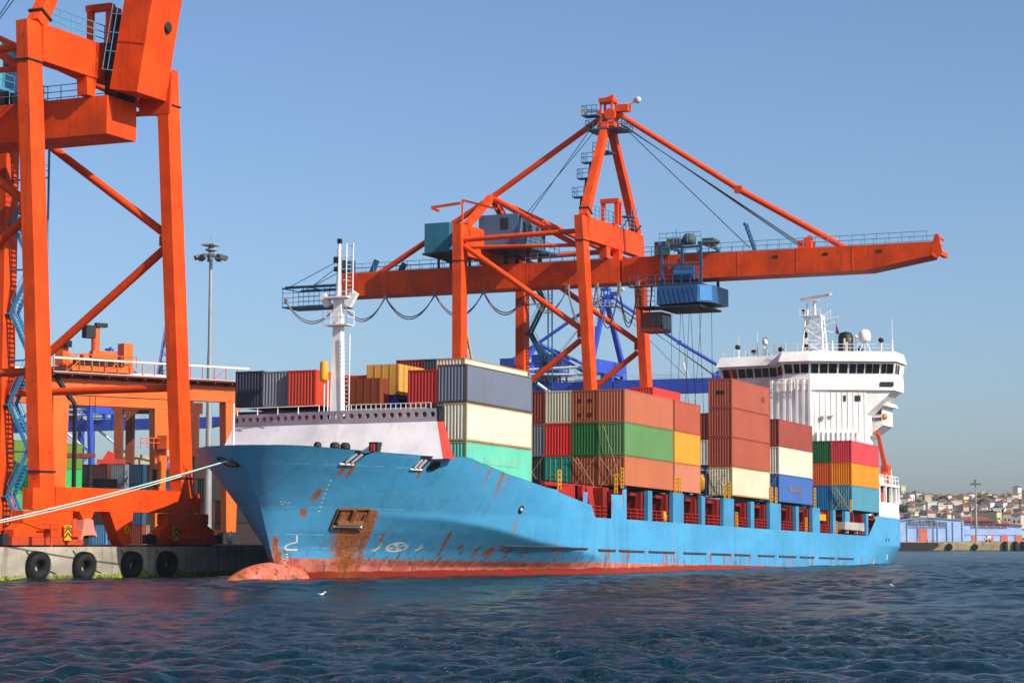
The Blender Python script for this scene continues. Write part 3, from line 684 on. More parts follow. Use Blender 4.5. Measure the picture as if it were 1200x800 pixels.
# windows, set into the raked band
def wins(a, b, spans, z0=24.35, z1=25.45):
    k0 = .05 + .4 * (z0 - 24.15) / 1.6; k1 = .05 + .4 * (z1 - 24.15) / 1.6
    A0, B0 = ring_at(k0)[a], ring_at(k0)[b]; A1, B1 = ring_at(k1)[a], ring_at(k1)[b]
    for s, e in spans:
        q = [lp(A0, B0, s), lp(A0, B0, e), lp(A1, B1, e), lp(A1, B1, s)]; zz = [z0, z0, z1, z1]
        d = Vector((B0[0] - A0[0], B0[1] - A0[1], 0)).normalized(); nv = Vector((d.y, -d.x, 0)); nv = nv if nv.x < 0.01 else -nv
        if a == 4: nv = Vector((0, -1, 0))
        v = [Vector((p[0], p[1], z)) + nv * .03 for p, z in zip(q, zz)]
        m_ = MB(); m_.prism(v, tuple(nv * .03)); m_.build('bridge_window', M_GLS, br)
wins(2, 3, [(.08, .36), (.42, .62), (.67, .95)])
wins(3, 4, [(.015, .10), (.12, .21), (.225, .32), (.345, .445), (.47, .545), (.56, .64), (.66, .735), (.745, .82), (.845, .90), (.91, .985)])
wins(4, 5, [(.08, .25), (.32, .5)])
wins(0, 1, [(.05, .18), (.2, .29), (.32, .44), (.46, .57), (.6, .72), (.74, .84), (.86, .98)])
wins(1, 2, [(.08, .34), (.4, .66), (.72, .92)])
m_ = MB(); q0, q1 = lp(P0, P1, .83), lp(P0, P1, .99)
nb = n_ * .32
m_.prism([(q0[0] + nb.x, q0[1] + nb.y, 22.75), (q1[0] + nb.x, q1[1] + nb.y, 22.75), (q1[0] + nb.x, q1[1] + nb.y, 23.3), (q0[0] + nb.x, q0[1] + nb.y, 23.3)], tuple(n_ * .02)); m_.build('bridge_window', M_GLS, br)
# walkways and rails
m_ = MB()
for a, b in ((0, 1), (1, 2), (2, 3)):
    A0, B0 = ring_at(.95)[a], ring_at(.95)[b]; m_.rail((A0[0], A0[1], 22.4), (B0[0], B0[1], 22.4), 1.2, 1.6, .05)
m_.build('bridge_rail', M_WHC, br)
m_ = MB()
for a, b in ((0, 1), (1, 2), (2, 3), (3, 4)):
    A0, B0 = ring_at(-.15)[a], ring_at(-.15)[b]; m_.rail((A0[0], A0[1], 26.95), (B0[0], B0[1], 26.95), .95, 1.5, .028)
m_.build('roof_rail', M_WHC, br)
for t, z, w_ in ((.395, 21.2, .35), (.53, 21.2, .8)):
    q = lp(P0, P1, t); q2 = lp(P0, P1, t + w_ / 11.5); m_ = MB()
    m_.prism([(q[0] + n_.x * .02, q[1] + n_.y * .02, z - .25), (q2[0] + n_.x * .02, q2[1] + n_.y * .02, z - .25), (q2[0] + n_.x * .02, q2[1] + n_.y * .02, z + .45), (q[0] + n_.x * .02, q[1] + n_.y * .02, z + .45)], tuple(n_ * .05)); m_.build('house_window', M_GLS, house)
q = lp(P0, P1, .29); m_ = MB(); c = (q[0] + n_.x * .62, q[1] + n_.y * .62, 15.6); m_.cbox(c, .15, .6, .7); m_.build('house_window', M_GLS, house)
q = lp(P0, P1, .14); m_ = MB(); m_.cbox((q[0] - .15, q[1] - .05, 18.9), .3, .4, .45); m_.build('wall_lamp', M_GREYW, house); m_ = MB(); m_.cbox((q[0] + .25, q[1] - 1.0, 19.1), .2, .7, .12); m_.build('wall_vent', M_GREYW, house)
# roof gear
def dome(x, y, z, r, h, stand):
    m_ = MB(); m_.lathe((x, y, z), [(0, 0), (r * .8, 0), (r, r * .35), (r, h - r * .9), (r * .87, h - r * .45), (r * .5, h - .1 * r), (0, h)], 20)
    o = m_.build('satellite_dome', M_WHC, ship); m_ = MB()
    for i in range(3):
        a = 2 * math.pi * i / 3 + .4; m_.tube((x + r * 1.1 * math.cos(a), y + r * 1.1 * math.sin(a), z - stand), (x + .15 * math.cos(a), y + .15 * math.sin(a), z), .07, 6)
    m_.tube((x, y, z - stand), (x, y, z), .1, 6); m_.build('dome_stand', M_WHC, o)
dome(262.4, 71.0, 28.3, .74, 1.5, 1.4); dome(264.0, 84.1, 28.55, .42, .95, 1.6)
m_ = MB(); m_.lathe((267.5, 74.8, 26.9), [(.95, 0), (.95, 1.2), (.92, 2.7), (.7, 3.1), (.2, 3.25), (0, 3.25)], 18); m_.build('funnel', M_SOOT, ship)
for x, y, h in ((262.6, 73.6, 1.9), (262.6, 72.9, 1.9), (262.2, 73.2, 1.4), (262.4, 75.9, 1.3), (262.4, 75.1, 1.7)):
    m_ = MB(); m_.tube((x, y, 26.9), (x, y, 26.9 + h), .15, 8); m_.build('vent_pipe', paint('#cfc8bb', .5, .2, .3), ship)
m_ = MB(); m_.tube((263.2, 72.3, 26.9), (263.2, 72.3, 28.9), .06, 6); m_.blob((263.2, 72.3, 29.0), .2, .2, .25, 8, 6); m_.build('antenna', M_WHC, ship)
for x, y, h in ((264.4, 68.1, 4.2), (265.2, 88.0, 3.0), (264.4, 85.3, 3.4), (264.3, 86.6, 1.2), (263, 82.6, 1.6), (261.5, 80.7, 1.5), (262.8, 79.8, 1.2)):
    m_ = MB(); m_.tube((x, y, 26.9), (x, y, 26.9 + h * .4), .1 if h > 2 else .05, 6); m_.tube((x, y, 26.9 + h * .4), (x, y, 26.9 + h), .035, 5); m_.build('antenna', M_WHC, ship)
m_ = MB(); m_.tube((264.4, 68.1, 30.8), (264.4, 68.1, 33.6), .02, 4); m_.build('antenna', M_GREYW, ship)
for x, y, z in ((262.6, 69.0, 28.3), (264.6, 87.9, 28.3), (262.0, 77.9, 27.3), (260.5, 81.0, 27.4), (262.3, 71.5, 27.3), (264, 85.6, 27.6)):
    m_ = MB(); m_.tube((x, y, 26.9), (x, y, z), .08, 6); m_.build('lamp_post', M_WHC, ship)
    m_ = MB(); m_.lathe((x - .3, y, z + .1), [(0, 0), (.3, 0), (.3, .45), (.2, .6), (0, .6)], 12, 'x'); m_.build('searchlight', M_DK, ship)
# radar mast: lattice tower with platforms and scanner
rx, ry = 262.5, 77.3
m_ = MB(); legs = [(-1.0, 1.35), (-1.0, -1.35), (1.0, 1.35), (1.0, -1.35)]
for a, b in legs: m_.tube((rx + a, ry + b, 26.9), (rx + a * .6, ry + b * .72, 31.6), .1, 6)
for z0, z1 in ((26.9, 28.6), (28.6, 30.1), (30.1, 31.6)):
    k0 = 1 - .3 * (z0 - 26.9) / 4.7; k1 = 1 - .3 * (z1 - 26.9) / 4.7
    for (a, b), (c, d) in (((-1, 1.35), (-1, -1.35)), ((1, 1.35), (1, -1.35)), ((-1, -1.35), (1, -1.35)), ((-1, 1.35), (1, 1.35))):
        m_.tube((rx + a * k0, ry + b * k0, z0), (rx + c * k1, ry + d * k1, z1), .065, 5); m_.tube((rx + c * k0, ry + d * k0, z0), (rx + a * k1, ry + b * k1, z1), .065, 5); m_.tube((rx + a * k1, ry + b * k1, z1), (rx + c * k1, ry + d * k1, z1), .06, 5)
rm = m_.build('radar_mast', M_WHC, ship)
m_ = MB(); m_.cbox((rx, ry + .3, 31.65), 1.8, 2.6, .14); m_.rail((rx - .9, ry + 1.6, 31.7), (rx - .9, ry - 1.0, 31.7), .8, .6, .04); m_.tube((rx, ry, 31.7), (rx, ry, 33.7), .22, 8, .14); m_.tube((rx, ry + .9, 31.7), (rx, ry + .9, 33.3), .12, 6)
m_.cbox((rx - .1, ry + .2, 33.6), .9, 1.7, .1); m_.tube((rx, ry, 29.9), (rx, ry - 2.7, 30.9), .08, 5); m_.tube((rx, ry, 30.8), (rx, ry - 2.9, 31.5), .07, 5); m_.tube((rx, ry, 30.0), (rx, ry - 2.4, 29.6), .06, 5); m_.tube((rx, ry, 32.3), (rx, ry - 1.9, 33.1), .05, 5); m_.tube((rx, ry - .8, 31.7), (rx, ry - 2.1, 32.2), .05, 5)
for i in range(5): m_.tube((rx - .3, ry - .7 - .35 * i, 30.6 + .2 * i), (rx - .3, ry - .7 - .35 * i, 31.4 + .25 * i), .03, 4)
m_.build('mast_platform', M_WHC, rm)
m_ = MB(); m_.bar((rx - .3, ry + 1.7, 33.75), (rx - .2, ry - 2.0, 34.25), .22, .28); m_.build('radar_scanner', M_GREYW, rm)
m_ = MB(); m_.bar((rx - .25, ry - 1.9, 34.2), (rx - .22, ry - 2.25, 34.28), .26, .3); m_.bar((rx - .8, ry + 1.3, 30.3), (rx - .8, ry + .2, 30.35), .15, .2); m_.build('radar_scanner', M_WHC, rm)
m_ = MB(); m_.cbox((rx - .6, ry + 1.0, 29.3), .4, .4, .7); m_.cbox((rx - .6, ry + 1.2, 32.3), .35, .35, .5); m_.cbox((rx - .6, ry + .9, 28.0), .35, .4, .4); m_.build('mast_lamp', M_DK, rm)
m_ = MB(); m_.add([(rx, ry - 2.75, 30.6), (rx, ry - 3.15, 29.3), (rx, ry - 2.65, 29.4)], [(0, 1, 2)]); m_.tube((rx, ry - 2.7, 28), (rx, ry - 2.7, 32), .015, 4); m_.build('signal_flag', plain('flag_red', '#7a1226', .8), rm)
# small aft control cab hanging off the starboard side
m_ = MB(); m_.box(264.62, 269.5, 72.02, 73.98, 12.0, 20.5); m_.build('aft_casing', M_WHC, house)
m_ = MB(); m_.box(265.2, 270, 69.6, 72.0, 18.3, 20.6); ac = m_.build('aft_cab', M_WHC, ship)
m_ = MB(); m_.prism([(264.8, 68.9, 20.6), (264.8, 72.0, 20.6), (264.8, 72.0, 21.15), (264.8, 69.2, 21.1)], (5.5, 0, 0)); m_.prism([(265.2, 72.0, 18.3), (265.2, 69.5, 18.3), (265.2, 72.0, 16.6)], (4.5, 0, 0)); m_.build('cab_roof', M_WHC, ac)
m_ = MB()
for y0, y1 in ((69.75, 70.6), (70.75, 71.4)): m_.box(265.12, 265.2, y0, y1, 19.6, 20.35); m_.box(265.12, 265.2, y0, y1, 18.85, 19.2)
m_.build('cab_window', M_GLS, ac)
m_ = MB(); m_.rail((265, 69.7, 21.1), (265, 71.9, 21.1), .8, .45, .05); m_.lathe((266, 70.9, 21.1), [(.5, 0), (.55, .5), (.3, 1.0), (0, 1.1)], 10); m_.lathe((266, 70.1, 21.1), [(.35, 0), (.35, .8), (0, 1)], 8); m_.build('cab_roof_gear', M_WHC, ac)
m_ = MB(); m_.torus((265.3, 69.4, 19.3), .33, .09, (1, 0, 0)); m_.lathe((265.2, 69.4, 19.3), [(0, 0), (.33, 0), (.33, .1)], 12, 'x'); m_.build('lifebuoy', paint('#e8a055', .6, .1, .2), ac)
# stern house and provision crane
m_ = MB(); m_.box(263.6, 273.0, 69.7, 69.95, 7.1, 8.9); m_.box(263.6, 273.2, 69.6, 71.9, 10.9, 11.2)
for x in (263.6, 266.6, 269.3, 271.4, 272.8): m_.box(x, x + .35, 69.65, 69.98, 8.9, 10.9)
m_.box(263.6, 266.0, 69.7, 74, 11.2, 12.0); m_.box(272.6, 272.95, 70, 74, 7.1, 10.9); sh2 = m_.build('stern_house', M_WHC, ship)
m_ = MB(); m_.box(263.9, 272.5, 70.8, 71.0, 8.9, 10.88); m_.build('stern_recess', plain('recess_dark', '#38221f', .8), sh2)
m_ = MB(); m_.box(267.3, 268.9, 70.6, 70.8, 9.0, 10.7); m_.build('stern_door', M_SAL, sh2)
m_ = MB(); m_.rail((264, 69.75, 11.2), (273, 69.75, 11.2), 1.0, 1.4, .05); m_.build('stern_rail', M_WHC, sh2)
m_ = MB()
for k in range(4): m_.lathe((269.5 + k * .9, 70.6, 11.2), [(.45, 0), (.5, .7 + .25 * (k % 2)), (.35, 1.2), (0, 1.3)], 8)
m_.tube((271.2, 70.2, 11.2), (271.2, 70.2, 13.2), .1, 6); m_.build('stern_deck_gear', paint('#d0c8bc', .5, .3, .4), sh2)
M_OR = paint('#dc4a10', .45, .2, .3)
m_ = MB(); m_.lathe((268.8, 70.3, 11.2), [(.0, 0), (.55, 0), (.55, 1.5), (0, 1.5)], 10); m_.cbox((268.9, 70.3, 13.1), 1.1, .9, .9); m_.box(269.6, 270.6, 70.0, 70.6, 13.0, 13.6)
pc = m_.build('provision_crane', M_OR, ship)
m_ = MB(); m_.bar((268.9, 70.2, 12.8), (264.6, 70.0, 17.0), .55, .75, None, .35, .4); m_.bar((264.7, 70.0, 17.0), (263.5, 70, 17.3), .35, .35); m_.build('crane_jib', M_OR, pc)
m_ = MB()
for i in range(2): m_.tube((272.2, YC - 8.2 + i, 3.3), (272.2, YC - 8.2 + i, 5.2), .5, 8)
m_.lathe((271.4, YC - 9.0, 1.2), [(0, 0), (.45, .1), (.45, 2.3), (0, 2.5)], 10); m_.build('stern_fender', M_BLK, ship)
# stools under the outer containers and lashing rods on the front faces
# ------------------------------------------------------------------ shipping containers: one thing each, parts share their meshes
CW = 2.438
CM = {}
def corr(n0, n1, o, period, depth, horiz=.30):
    # profile along one wall: list of (pos, depth)
    k = max(2, int(round((n1 - n0) / period))); p = (n1 - n0) / k; out = []
    for i in range(k):
        s = n0 + i * p; out += [(s, o), (s + p * .34, o), (s + p * .5, o + depth), (s + p * .84, o + depth)]
    out.append((n1, o)); return out
def cont_meshes(L, h, door):
    key = (L, round(h, 2), door)
    if key in CM: return CM[key]
    par = []
    z0, z1 = .14, h - .09
    def wall(pts):   # pts: list of ((x,y)) -> vertical strip mesh
        m = MB(); n = len(pts); m.add([(x, y, z0) for x, y in pts] + [(x, y, z1) for x, y in pts], [(i, i + 1, n + i + 1, n + i) for i in range(n - 1)]); return m
    if not door: par.append(('end_wall', wall([(d, y) for y, d in corr(.13, CW - .13, .02, .27, .06)])))
    par.append(('end_wall', wall([(L - d, y) for y, d in corr(.1, CW - .1, .03, .27, .045)])))
    par.append(('side_wall', wall([(x, d) for x, d in corr(.14, L - .14, .018, .30, .034)])))
    par.append(('side_wall', wall([(x, CW - d) for x, d in corr(.14, L - .14, .018, .30, .034)])))
    m = MB(); pr = corr(.1, L - .1, h - .05, .42, .025); n = len(pr)
    m.add([(x, .06, z) for x, z in pr] + [(x, CW - .06, z) for x, z in pr], [(i, i + 1, n + i + 1, n + i) for i in range(n - 1)]); m.box(.05, L - .05, .05, CW - .05, .1, .16); par.append(('roof', m))
    m = MB()
    for x in (0, L):
        for y in (0, CW):
            xa, xb = (x, x + .14) if x == 0 else (x - .14, x); ya, yb = (y, y + .13) if y == 0 else (y - .13, y)
            m.box(xa, xb, ya, yb, .115, h - .115)
    for y in (0, CW):
        ya, yb = (y + .012, y + .06) if y == 0 else (y - .06, y - .012); m.box(.14, L - .14, ya, yb, .01, .15); m.box(.14, L - .14, ya, yb, h - .1, h - .012)
    for x in (0, L):
        xa, xb = (x + .01, x + .1) if x == 0 else (x - .1, x - .01); m.box(xa, xb, .13, CW - .13, .01, .15); m.box(xa, xb, .13, CW - .13, h - .13, h - .012)
    for x in (0, L):
        for y in (0, CW):
            for z in (0, h - .115):
                xa, xb = (x - .004, x + .175) if x == 0 else (x - .175, x + .004); ya, yb = (y - .004, y + .16) if y == 0 else (y - .16, y + .004); m.box(xa, xb, ya, yb, z, z + .115)
    par.append(('frame', m))
    if door:
        for s in (0, 1):
            m = MB(); a, b = (.14, CW / 2 - .01) if s == 0 else (CW / 2 + .01, CW - .14); m.box(.05, .09, a, b, .16, h - .14)
            for k in range(4): m.box(.035, .05, a + .05, b - .05, .2 + k * (h - .3) / 4, .16 + (k + 1) * (h - .3) / 4 - .02)
            par.append(('door', m))
    out = []
    for nm, mb_ in par:
        me = bpy.data.meshes.new(nm); me.from_pydata([tuple(p) for p in mb_.v], [], mb_.f); me.update()
        import bmesh
        bm = bmesh.new(); bm.from_mesh(me); bmesh.ops.recalc_face_normals(bm, faces=bm.faces); bm.to_mesh(me); bm.free()
        me.materials.append(None); out.append((nm, me))
    CM[key] = out; return out
ROD = {}
def container(x, y, z, L, h, col, label, group='containers stacked on the ship', door=False, onship=True, rust=.3, frame=None, rz=0, cat='container'):
    loc = shipw(x, y, z) if onship else (x, y, z)
    t = thing('shipping_container', label, cat, loc, group, rot=(0, TRIM, rz) if onship else (0, 0, rz))
    mt = paint(col, .5, rust * .5, .16, var=.06); fr = paint(frame, .6, .7, .5) if frame else mt
    for nm, me in cont_meshes(L, h - .025, door):
        o = bpy.data.objects.new(nm, me); COL.objects.link(o); o.parent = t
        o.material_slots[0].link = 'OBJECT'; o.material_slots[0].material = fr if nm == 'frame' else mt
        if nm == 'door':
            key = (round(h, 2),)
            if key not in ROD:
                m = MB(); m.tube((.0, 0, .12), (.0, 0, h - .14), .022, 6); m.bar((.0, -.02, .9), (.0, .28, .95), .03, .04); ms = bpy.data.meshes.new('lock_rod'); ms.from_pydata([tuple(p) for p in m.v], [], m.f); ms.materials.append(paint('#b9b7b0', .4, .3, .3, .6)); ROD[key] = ms
            y0 = .14 if len([c for c in t.children if c.name.startswith('door')]) == 1 else CW / 2
            for dy in (.28, .75): r = bpy.data.objects.new('lock_rod', ROD[key]); COL.objects.link(r); r.parent = o; r.location = (.02, y0 + dy, 0)
    return t
F40, F20 = 12.19, 6.06
R1 = 69.33
row = lambda r, y0=R1: y0 + (r - 1) * 2.5
G = 'containers stacked on the ship'
# forward stack
A = 149.0; yA = 70.73
container(A, yA, 6.8, F40, 2.88, '#66c9ab', 'mint green container half hidden by the blue bulwark, under the cream one', frame='#8fa58a')
container(A, yA, 9.69, F40, 2.88, '#ddd6bf', 'long cream container between the grey container and the mint green one at the bow', frame='#b79a68', rust=.45)
container(A, yA, 12.58, F40, 2.88, '#6f7688', 'long slate grey container topmost of the stack behind the breakwater', frame='#5c5348')
container(153.8, yA + 2.5, 13.5, F40, 2.95, '#dcd3bd', 'cream container of which only the top edge shows above the slate grey one', frame='#a98a5c')
container(A, yA + 2.5, 12.38, F40, 2.75, '#bf2423', 'red container end beside the slate grey one above the breakwater')
for r in range(2, 9):
    container(A, yA + 2.5 * (r - 1), 9.6, F40, 2.72, '#bfc6b6' if r < 5 else '#2a2523', ['', '', 'pale ribbed container under the bright red one, just showing over the breakwater', 'pale ribbed container under the blue flat rack, just showing over the breakwater', 'pale ribbed container under the brown crate, just showing over the breakwater', 'dark container under the vermilion one right behind the foremast', 'dark container under the orange-red one beside the foremast', 'dark container under the mid grey end at the bow', 'dark container under the navy end, outermost at the bow on the quay side'][r])
container(152.2, 80.85, 12.45, F40, 2.75, '#cf4a2b', 'vermilion container seen just to the right of the white foremast')
container(A, 83.62, 12.65, F20, 2.78, '#cc3f22', 'orange-red container left of the white foremast')
container(A + .3, 86.1, 12.65, F40, 2.8, '#8b8d95', 'mid grey container end between the navy one and the orange-red one at the bow')
container(A, 88.36, 12.65, F40, 2.85, '#2f3547', 'navy container end with a shadow across it, outermost on the quay side')
# crates and flat rack
def crate(name, x0, x1, y0, y1, z0, z1, mat, label, group=None, batten=None):
    t = thing(name, label, 'crate', shipw(x0, y0, z0), group, rot=(0, TRIM, 0)); ORG[t.name] = (0, 0, 0)
    L, W, Hh = x1 - x0, y1 - y0, z1 - z0
    MB().box(0, L, 0, W, .12, Hh).build('case', mat, t)
    m = MB(); k = max(2, int(W / .65)); kk = max(2, int(L / .8))
    for i in range(k + 1):
        y = .05 + (W - .1) * i / k; m.box(-.03, -.002, y - .05, y + .05, .15, Hh - .03)
    for i in range(kk + 1):
        x = .05 + (L - .1) * i / kk; m.box(x - .05, x + .05, -.03, -.002, .15, Hh - .03)
    m.build('battens', batten or mat, t)
    m = MB()
    for i in range(4): m.box(.1 + (L - .4) * i / 3, .3 + (L - .4) * i / 3, 0.02, W - .02, 0, .12)
    m.build('skid', M_DK, t); return t
M_TAN = paint('#d9a24a', .7, .12, .35); M_BRN = paint('#8a3f1c', .7, .3, .4)
crate('wooden_crate', 151.2, 155.6, 77.6, 80.35, 13.35, 15.85, M_TAN, 'tall tan plywood crate standing on a blue flat rack', None, paint('#c08a3a', .7, .1, .4))
crate('steel_crate', 149.0, 150.5, 78.05, 80.65, 12.4, 14.6, M_BRN, 'brown boxy crate in front of the tan plywood crate')
t = thing('flat_rack', 'blue flat rack with open frame under the tan plywood crate', 'flat rack', shipw(150.7, 77.5, 12.42), None, rot=(0, TRIM, 0)); ORG[t.name] = (0, 0, 0)
M_BLU = paint('#1f49b0', .5, .2, .3)
m = MB(); m.box(0, 6, 0, .18, .74, .92); m.box(0, 6, 2.3, 2.48, .74, .92); m.box(0, 6, .18, 2.3, .8, .9); m.box(.0, .5, .0, .18, .14, .74); m.box(5.5, 6, .0, .18, .14, .74); m.box(0, 6, 0, .18, 0, .14); m.box(0, .2, .18, 2.3, 0, .74); m.box(5.8, 6, .18, 2.3, 0, .74); m.build('rack_frame', M_BLU, t)
m = MB(); m.box(.5, 5.5, .35, 2.2, .02, .78); m.build('rack_bed', M_DK, t)
# second forward bay, behind
for r, c, l in ((1, '#39414f', 'navy container top just showing behind the slate grey one'), (2, '#8a2f22', 'brown-red container top with pale stripes just showing behind the bright red end'), (0, '#3a3a3d', '')):
    if l: container(163.4, 79.15 + 2.5 * (r - 1), 14.6, F40, 2.88, c, l)
    if l:
        container(163.4, 79.15 + 2.5 * (r - 1), 11.7, F40, 2.88, '#4a4440', ('dark container directly below the %s top behind the bow stack' % ('navy' if r == 1 else 'brown-red')))
        container(163.4, 79.15 + 2.5 * (r - 1), 8.8, F40, 2.88, '#4a4440', ('dark bottom container two below the %s top behind the bow stack' % ('navy' if r == 1 else 'brown-red')))
# second stack
S2, zb = XP, 7.49; H2 = (2.59, 2.87, 2.87)
Z2 = (zb, zb + H2[0], zb + H2[0] + H2[1])
cols = {1: (('#bf6a43', 'terracotta container with lashing rods at the bottom corner above the first wide side opening'), ('#5f8d52', 'long green container side between two terracotta ones'), ('#bd6846', 'long terracotta container on top of the long green one')),
        2: (('#a75631', 'rust brown container end with crossed rods below the dark green end'), ('#1d6a2a', 'dark green container end between rust brown ends'), ('#a9572f', 'rust brown container end with dark stencils, above the dark green end')),
        3: (('#1f9b81', 'turquoise container with its doors and lock rods facing forward'), ('#de2b1c', 'vivid red container end above the turquoise doors'), ('#cfc6a6', 'pale cream container end above the vivid red end')),
        4: (('#33382f', 'blackish green container end at the bottom beside the turquoise doors'), ('#767b82', 'grey ribbed container end beside the vivid red one'), ('#8c3b28', 'brown-red container end beside the pale cream end')),
        5: (('#3d3a36', 'dark container end two columns inboard of the turquoise doors, bottom'), ('#b9b3a2', 'dull pale container end inboard of the grey ribbed one'), ('#7d3a2a', 'brown container end farthest inboard in the second bay'))}
for r, tr in cols.items():
    for k, (c, l) in enumerate(tr): container(S2, row(r), Z2[k], F40, H2[k], c, l, door=(r == 3 and k == 0), frame='#7a3a22' if (c in ('#a75631',)) else None)
for k, (c, l) in enumerate((('#cc7d5c', 'short salmon container at the bottom, right of the long terracotta one'), ('#ef9a22', 'short amber yellow container right of the long green one'), ('#b5533a', 'short brick red container right of the topmost long terracotta one'))):
    container(190.35, R1, Z2[k], F20 + 1.0, H2[k], c, l)
container(191.4, row(2), 14.25, F20 + 1.4, 2.9, '#e23328', 'bright red short container rising just behind the brick red one')
container(191.4, row(2), 11.1, F20 + 1.4, 3.1, '#7b4a38', 'brown short container hidden below the bright red one, second tier')
container(191.4, row(2), 7.6, F20 + 1.4, 3.4, '#7b4a38', 'brown short container hidden below the bright red one, bottom tier')
# third stack
S3, H3 = 206.74, 2.885
for k, (c, l) in enumerate((('#d8cfb0', 'long cream container at the bottom of the tall brick red stack'), ('#ad5238', 'brick red container directly on the cream one, lowest red of the tall stack'), ('#ae533a', 'brick red container in the middle of the three red ones in the tall stack'), ('#b0553c', 'brick red container on top of the tall stack with faded stencils'))):
    container(S3, R1, zb + .12 + k * H3, F40, H3, c, l, frame='#b89a50' if k == 0 else None)
for z, h, c, l in ((10.65, 2.5, '#d9d4c2', 'white container end squeezed between the two middle stacks'), (13.15, 2.65, '#7e3324', 'dark brown container end above the white one between the two middle stacks')):
    container(S3, row(2), z, F40, h, c, l)
# tank container
t = thing('tank_container', 'yellow tank in a dark blue frame between the two middle stacks', 'tank', shipw(S3 - .4, row(2), 7.6), G, rot=(0, TRIM, 0)); ORG[t.name] = (0, 0, 0)
m = MB(); M_NAV = paint('#1d3f78', .5, .3, .3)
for x in (0, F20):
    for y in (0, CW):
        m.bar((x, y + (.08 if y == 0 else -.08), 0), (x, y + (.08 if y == 0 else -.08), 2.75), .16, .16)
    for z in (.08, 2.67): m.bar((x, .16, z), (x, CW - .16, z), .14, .14)
    m.bar((x, .16, 2.6), (x, .9, 2.0), .08, .08); m.bar((x, CW - .16, 2.6), (x, CW - .9, 2.0), .08, .08)
for y in (.08, CW - .08):
    for z in (.08, 2.67): m.bar((.1, y, z), (F20 - .1, y, z), .14, .14)
m.build('tank_frame', M_NAV, t)
m = MB(); m.lathe((.25, CW / 2, 1.35), [(0, 0), (.7, .05), (1.0, .25), (1.08, .5), (1.08, 5.1), (1.0, 5.3), (0, 5.5)], 22, 'x'); m.build('tank', M_YEL, t)
# fourth stack
S4 = 222.05
for k, (c, l) in enumerate((('#3f68ad', 'blue container with a grey smudge, below the cream one ahead of the bridge'), ('#ddd6be', 'cream container between the blue one and the maroon one'), ('#9c4434', 'maroon container on top of the stack nearest the white deckhouse'))):
    container(S4, R1, zb + .05 + k * 2.88, F40, 2.88, c, l)
for k, (c, l) in enumerate((('#2a4468', 'navy container end inboard of the blue one'), ('#c9c6ba', 'off-white container end inboard of the cream one'), ('#8a3a2c', 'dark maroon container end inboard of the maroon one'))):
    container(S4, row(2), zb + .05 + k * 2.88, F40, 2.88, c, l)
# aft stack
S5 = 250.0; H5 = (2.87, 2.6, 2.6); Z5 = (zb, zb + 2.87, zb + 5.47)
for k, (c, l) in enumerate((('#4c93a9', 'teal blue container at the bottom of the aftmost stack'), ('#f58c06', 'orange container in the middle of the aftmost stack'), ('#e23f47', 'crimson container on top of the aftmost stack'))):
    container(S5, R1, Z5[k], F40, H5[k], c, l)
for k, (c, l) in enumerate((('#1f77ad', 'bright blue container end beside the teal one with rods'), ('#e0611c', 'orange container end below the bottle green end'), ('#1e6a33', 'bottle green container end beside the crimson one'))):
    container(S5, row(2), Z5[k], 8.6, H5[k], c, l)
# lashing rods (part of the ship's gear) on the exposed front faces
def rods(x, y, z, h1, h2, single=False):
    m = MB(); xx = x - .16
    m.tube((xx, y + .1, z - .3), (xx, y + 2.3, z + h1), .022, 5)
    m.tube((xx, y + 2.3, z - .3), (xx, y + .1, z + h1), .022, 5)
    m.tube((xx - .03, y + .1, z - .3), (xx - .03, y + 1.9, z + h2), .022, 5)
    m.build('lashing_rod', paint('#b9a27c', .6, .4, .4), ship)
rods(S2, row(1), zb, 2.5, 5.2); rods(S2, row(2), zb, 2.5, 2.5); rods(S2, row(4), zb, 2.5, 2.5)
rods(S3, row(1), zb, 2.8, 2.8); rods(S4, row(1), zb, 2.8, 2.8); rods(S5, row(1), zb, 2.8, 2.6); rods(S5, row(1), zb, 2.2, 2.8)
def stool(*b): m = MB(); m.box(*b); m.build('container_stool', M_DK, ship)
for a, b in ((178.2, 189.6), (190.6, 197), (207.0, 218.6), (222.4, 233.8), (250.3, 261.8)):
    stool(a, b, R1 + .9, R1 + 1.4, 7.36, 7.48)
    for x in (a, b): stool(x - .3, x + .3, R1 + .05, R1 + .5, 7.05, zb - .01)
for x in np.arange(163.4, 176, 1.8): stool(x, x + .35, YC - 9.0, YC - 8.4, 7.0, 7.45)
for x in (149.2, 160.7):
    stool(x, x + .4, 70.8, 71.2, 6.4, 6.8); stool(x, x + .4, 73.0, 73.15, 6.4, 6.8)
    for r in range(2, 9): stool(x, x + .4, yA + 2.5 * (r - 1) + .1, yA + 2.5 * (r - 1) + .5, 6.7, 9.6)
for y in (79.3, 84): stool(163.6, 175, y, y + .3, 7.3, 8.8)

